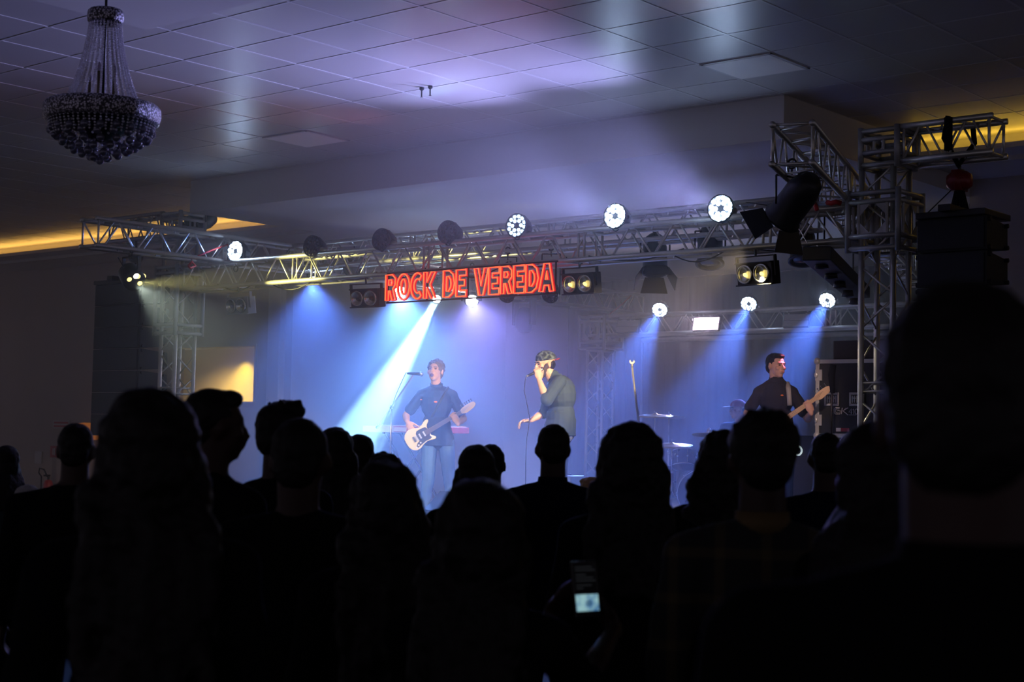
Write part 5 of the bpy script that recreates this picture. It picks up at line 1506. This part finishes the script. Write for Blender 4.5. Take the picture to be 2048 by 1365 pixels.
# white ringed cabinet below the bass player
rc = atY(1598, 902, 14.2)
t = thing('ringed_cabinet', 'black combo amplifier with a bright white ring on its front, low beside the bass player', 'amplifier', (rc.x + .02, 14.35, ZS))
hh = rc.z - ZS + .16
MB().box((0, 0, hh / 2), (.42, .34, hh)).build('cabinet', M['cabinet'], t, bevel=.012)
MB().tube([(-.02 + .046 * math.cos(a_), -.175, rc.z - ZS + .046 * math.sin(a_)) for a_ in [2 * PI * i / 24 for i in range(24)]], .010, 8, close=True).build('white_ring', M['ringw'], t, smooth=True)
# tall stand in front of the flight case
q0 = atY(1663, 730, 13.45); q0.z
t = thing('covered_stand', 'dark cloth wrapped pole in front of the flight case', 'stand', (q0.x, 13.45, ZS))
MB().tube([(0, 0, .02), (.01, 0, .6), (0, 0, 1.1), (.015, 0, q0.z - ZS)], .012, 8).build('pole', M['bmetal'], t, smooth=True)
MB().tube([(0.015, 0, q0.z - ZS - .28), (.0, 0, q0.z - ZS - .1), (.02, 0, q0.z - ZS)], [.022, .035, .03], 10).build('wrap', M['black'], t, smooth=True)
# floor monitors / low amplifier behind the singer
for px_, py_, Y_, w_, lab_ in ((1132, 962, 13.4, .34, 'small pale lit amplifier on the stage floor behind the singer'),):
    p_ = atY(px_, py_, Y_); t = thing('amplifier', lab_, 'amplifier', (p_.x, Y_, ZS)); h_ = p_.z - ZS + .06
    MB().box((0, 0, h_ / 2), (w_, .26, h_)).build('cabinet', M['aludark'], t, bevel=.015); MB().box((0, -.132, h_ / 2), (w_ * .85, .008, h_ * .7)).build('grille', M['grille'], t)
    MB().box((0, 0, h_ + .012), (w_ * .4, .03, .02)).build('handle', M['bplast'], t, bevel=.004)
for px_, Y_, lab_ in ((905, 11.75, 'black wedge monitor at the guitarist\'s feet'), (1150, 11.6, 'black wedge monitor at the singer\'s feet')):
    p_ = atY(px_, 1000, Y_); t = thing('stage_monitor', lab_, 'monitor speaker', (p_.x, Y_, ZS), group='wedge monitors on the stage edge')
    MB().prism([(-.20, 0), (.20, 0), (.20, .10), (-.06, .30), (-.20, .30)], (0, 0, 0), (0, -1, 0), (0, 0, 1), .50).build('cabinet', M['cabinet'], t, bevel=.01)
    MB().prism([(.185, .115), (-.05, .305), (-.045, .312), (.192, .122)], (0, 0, 0), (0, -1, 0), (0, 0, 1), .44).build('grille', M['grille'], t)

# ------------------------------------------------------------------ chandelier
ct = atD(212, 18, 9.0)
ch = thing('chandelier', 'crystal bead chandelier hanging from the ceiling tray', 'chandelier', (ct.x, ct.y, 0))
zt = ct.z; sc9 = 9.0 / FPX
def zz(py_): return zt - (py_ - 18) * sc9
rd = lambda w_: w_ * sc9 / 2
MB().lathe([(rd(62), zz(20)), (rd(70), zz(24)), (rd(72), zz(34)), (rd(70), zz(44)), (rd(62), zz(48)), (rd(58), zz(44)), (rd(58), zz(24))], n=32).build('crown_band', M['band'], ch, smooth=True)
MB().cyl((0, 0, zz(210)), (0, 0, HC - .06), .008, n=8).lathe([(.05, HC - .09), (.06, HC - .06), (.0, HC - .06)], n=16).build('suspension_rod', M['bmetal'], ch, smooth=True)
ring = [(rd(218), zz(212)), (rd(228), zz(218)), (rd(230), zz(232)), (rd(224), zz(246)), (rd(210), zz(250)), (rd(196), zz(244)), (rd(194), zz(220)), (rd(204), zz(212))]
MB().lathe(ring + [ring[0]], n=48, cap=False).build('main_band', M['band'], ch, smooth=True)
NS = 28
def prof(t):                                  # flared tent of bead strings from crown to main band
    return rd(60) + (rd(150) - rd(60)) * (0.42 * t + 0.58 * t ** 2.4), zz(46) + (zz(214) - zz(46)) * t
st_ = MB(); nb = 34
for k in range(nb):
    t_ = k / (nb - 1); r_, z_ = prof(t_)
    st_.ell((r_, 0, z_), (.0072 + .0016 * t_,) * 3, None, 6, 4)
s0 = st_.build('bead_string', M['bead'], ch, smooth=True)
for i in range(1, NS):
    o = s0.copy(); COL.objects.link(o); o.parent = ch; o.rotation_euler = (0, 0, 2 * PI * i / NS)
# beads hanging below the band
fr_ = MB(); rnd = random.Random(5)
for i in range(60):
    a_ = 2 * PI * i / 60
    for k in range(6):
        r_ = rd(208) - k * .004; fr_.ell((r_ * math.cos(a_), r_ * math.sin(a_), zz(250 + 5.5 * k)), (.0065,) * 3, None, 6, 4)
fr_.build('bead_fringe', M['bead'], ch, smooth=True)['kind'] = 'stuff'
ball = MB().ell((0, 0, 0), (.0235,) * 3, None, 16, 10).lathe([(.004, .022), (.004, .040)], n=6)
b0_ = None; rows = ((196, 268, 20), (178, 278, 18), (150, 290, 15), (112, 301, 11), (72, 311, 7), (34, 319, 4), (4, 324, 1))
for w_, py_, n_ in rows:
    for i in range(n_):
        a_ = 2 * PI * (i + .5 * (n_ % 2)) / n_
        p_ = (rd(w_) * math.cos(a_), rd(w_) * math.sin(a_), zz(py_) + rnd.uniform(-.006, .006))
        if b0_ is None:
            b0_ = ball.build('crystal_ball', M['ball'], ch, smooth=True); b0_.location = p_
        else:
            o = b0_.copy(); COL.objects.link(o); o.parent = ch; o.location = p_
cone = MB()
for w_, py_, n_ in rows[:-1]:
    for i in range(n_ * 2):
        a_ = PI * (i) / n_; cone.ell((rd(w_ - 8) * math.cos(a_), rd(w_ - 8) * math.sin(a_), zz(py_ - 9)), (.008,) * 3, None, 6, 4)
cone.build('bead_basket', M['bead'], ch, smooth=True)['kind'] = 'stuff'
MB().lathe([(rd(198), zz(246)), (rd(120), zz(262)), (rd(30), zz(285)), (.001, zz(288))], n=32, cap=False).build('wire_tray', M['bmetal'], ch)
for i in range(5):
    a_ = 2 * PI * i / 5 + .3; r_ = rd(52)
    cx_, cy_ = r_ * math.cos(a_), r_ * math.sin(a_)
    c_ = MB().cyl((cx_, cy_, zz(225)), (cx_, cy_, zz(168 if i % 2 else 150)), .009, n=10).build('candle_sleeve', M['candle'], ch, smooth=True)
    z1_ = zz(168 if i % 2 else 150)
    MB().lathe([(.006, 0), (.014, .015), (.012, .035), (.002, .055)], origin=(cx_, cy_, z1_), n=10).build('bulb', M['bulb'], c_, smooth=True)

# ------------------------------------------------------------------ things on the rear wall
def wsign(name, label, px0_, py0_, px1_, py1_, m1, m2=None, bands=0, cat='sign'):
    a_ = atY(px0_, py0_, YW - .015); b2 = atY(px1_, py1_, YW - .015)
    t = thing(name, label, cat, ((a_.x + b2.x) / 2, YW - .012, (a_.z + b2.z) / 2)); w_, h_ = abs(b2.x - a_.x), abs(a_.z - b2.z)
    MB().box((0, 0, 0), (w_, .01, h_)).build('board', M[m1], t)
    if m2:
        q = MB()
        if bands:
            for k in range(bands): q.box((0, -.007, h_ * (.5 - (k + .7) / (bands + .4)) ), (w_ * .84, .004, h_ * .22))
        else:
            q.box((-w_ * .1, -.007, 0), (w_ * .10, .004, h_ * .55)).box((w_ * .12, -.007, 0), (w_ * .18, .004, h_ * .6))
        q.build('marking', M[m2], t)
    return t


wsign('wall_sign', 'small wide sign with two red bands on the dark rear wall', 106, 841, 139, 858, 'signwhite', 'signred', 2)
wsign('wall_sign', 'upright red sign with a pale mark above the fire extinguisher', 101, 892, 114, 916, 'signred', 'signwhite')
wsign('wall_notice', 'pale paper notice left of the red upright sign', 70, 903, 83, 928, 'signwhite', cat='notice')
e0 = atY(98, 975, YW - .10)
t = thing('fire_extinguisher', 'red fire extinguisher with a looped black hose on the rear wall', 'fire extinguisher', (e0.x, YW - .12, e0.z - .12))
MB().lathe([(0, -.25), (.075, -.25), (.08, -.23), (.08, .18), (.06, .23), (.03, .25), (.0, .25)], n=20, cap=False).build('cylinder', M['extred'], t, smooth=True)
MB().cyl((0, 0, .24), (0, 0, .30), .02).box((0, -.03, .32), (.03, .12, .03)).build('valve', M['bmetal'], t)
MB().tube([(0, -.02, .30), (-.08, -.04, .42), (-.20, -.05, .44), (-.22, -.05, .36), (-.12, -.06, .30), (-.09, -.08, .1), (-.09, -.08, -.1)], .013, 8).build('hose', M['cable'], t, smooth=True)
o0 = atY(178, 868, YW - .35)
t = thing('orange_shape', 'dim orange lit arched shape near the rear wall behind the men at left', 'lamp', (o0.x, YW - .40, 0))  # orange-lit arched thing of unknown kind, given a stand
MB().lathe([(.17, o0.z - .10), (.28, o0.z - .06), (.30, o0.z + .04), (.22, o0.z + .15), (.06, o0.z + .18)], n=24, cap=False).build('arched_shape', M['orangelit'], t, smooth=True)
MB().cyl((0, 0, .02), (0, 0, o0.z + .16), .016).lathe([(.14, 0.0), (.14, .02), (.02, .04)], n=20).build('shape_stand', M['bmetal'], t, smooth=True)
# ================================================================== HAZE
hz = MB()
pf = [(8.2, .01), (8.2, HC - .05), (YB - .03, HC - .05), (YB - .03, HB - .01), (YK - .15, HB - .01), (YK - .15, .01)]
hz.rings([[Vector((x_, a_, b2)) for a_, b2 in pf] for x_ in (-17.2, -6.66)])
hm_ = bpy.data.materials.new('stage_haze'); hm_.use_nodes = True
nt = hm_.node_tree; nt.nodes.clear()
vo = nt.nodes.new('ShaderNodeOutputMaterial'); vs = nt.nodes.new('ShaderNodeVolumeScatter')
vs.inputs['Density'].default_value = 0.036; vs.inputs['Anisotropy'].default_value = 0.45
vs.inputs['Color'].default_value = (0.92, 0.95, 1, 1)
nt.links.new(vs.outputs[0], vo.inputs['Volume'])
ho = hz.build('haze', hm_); ho['kind'] = 'stuff'; ho['label'] = 'thin theatrical haze filling the stage and catching the lamp beams'
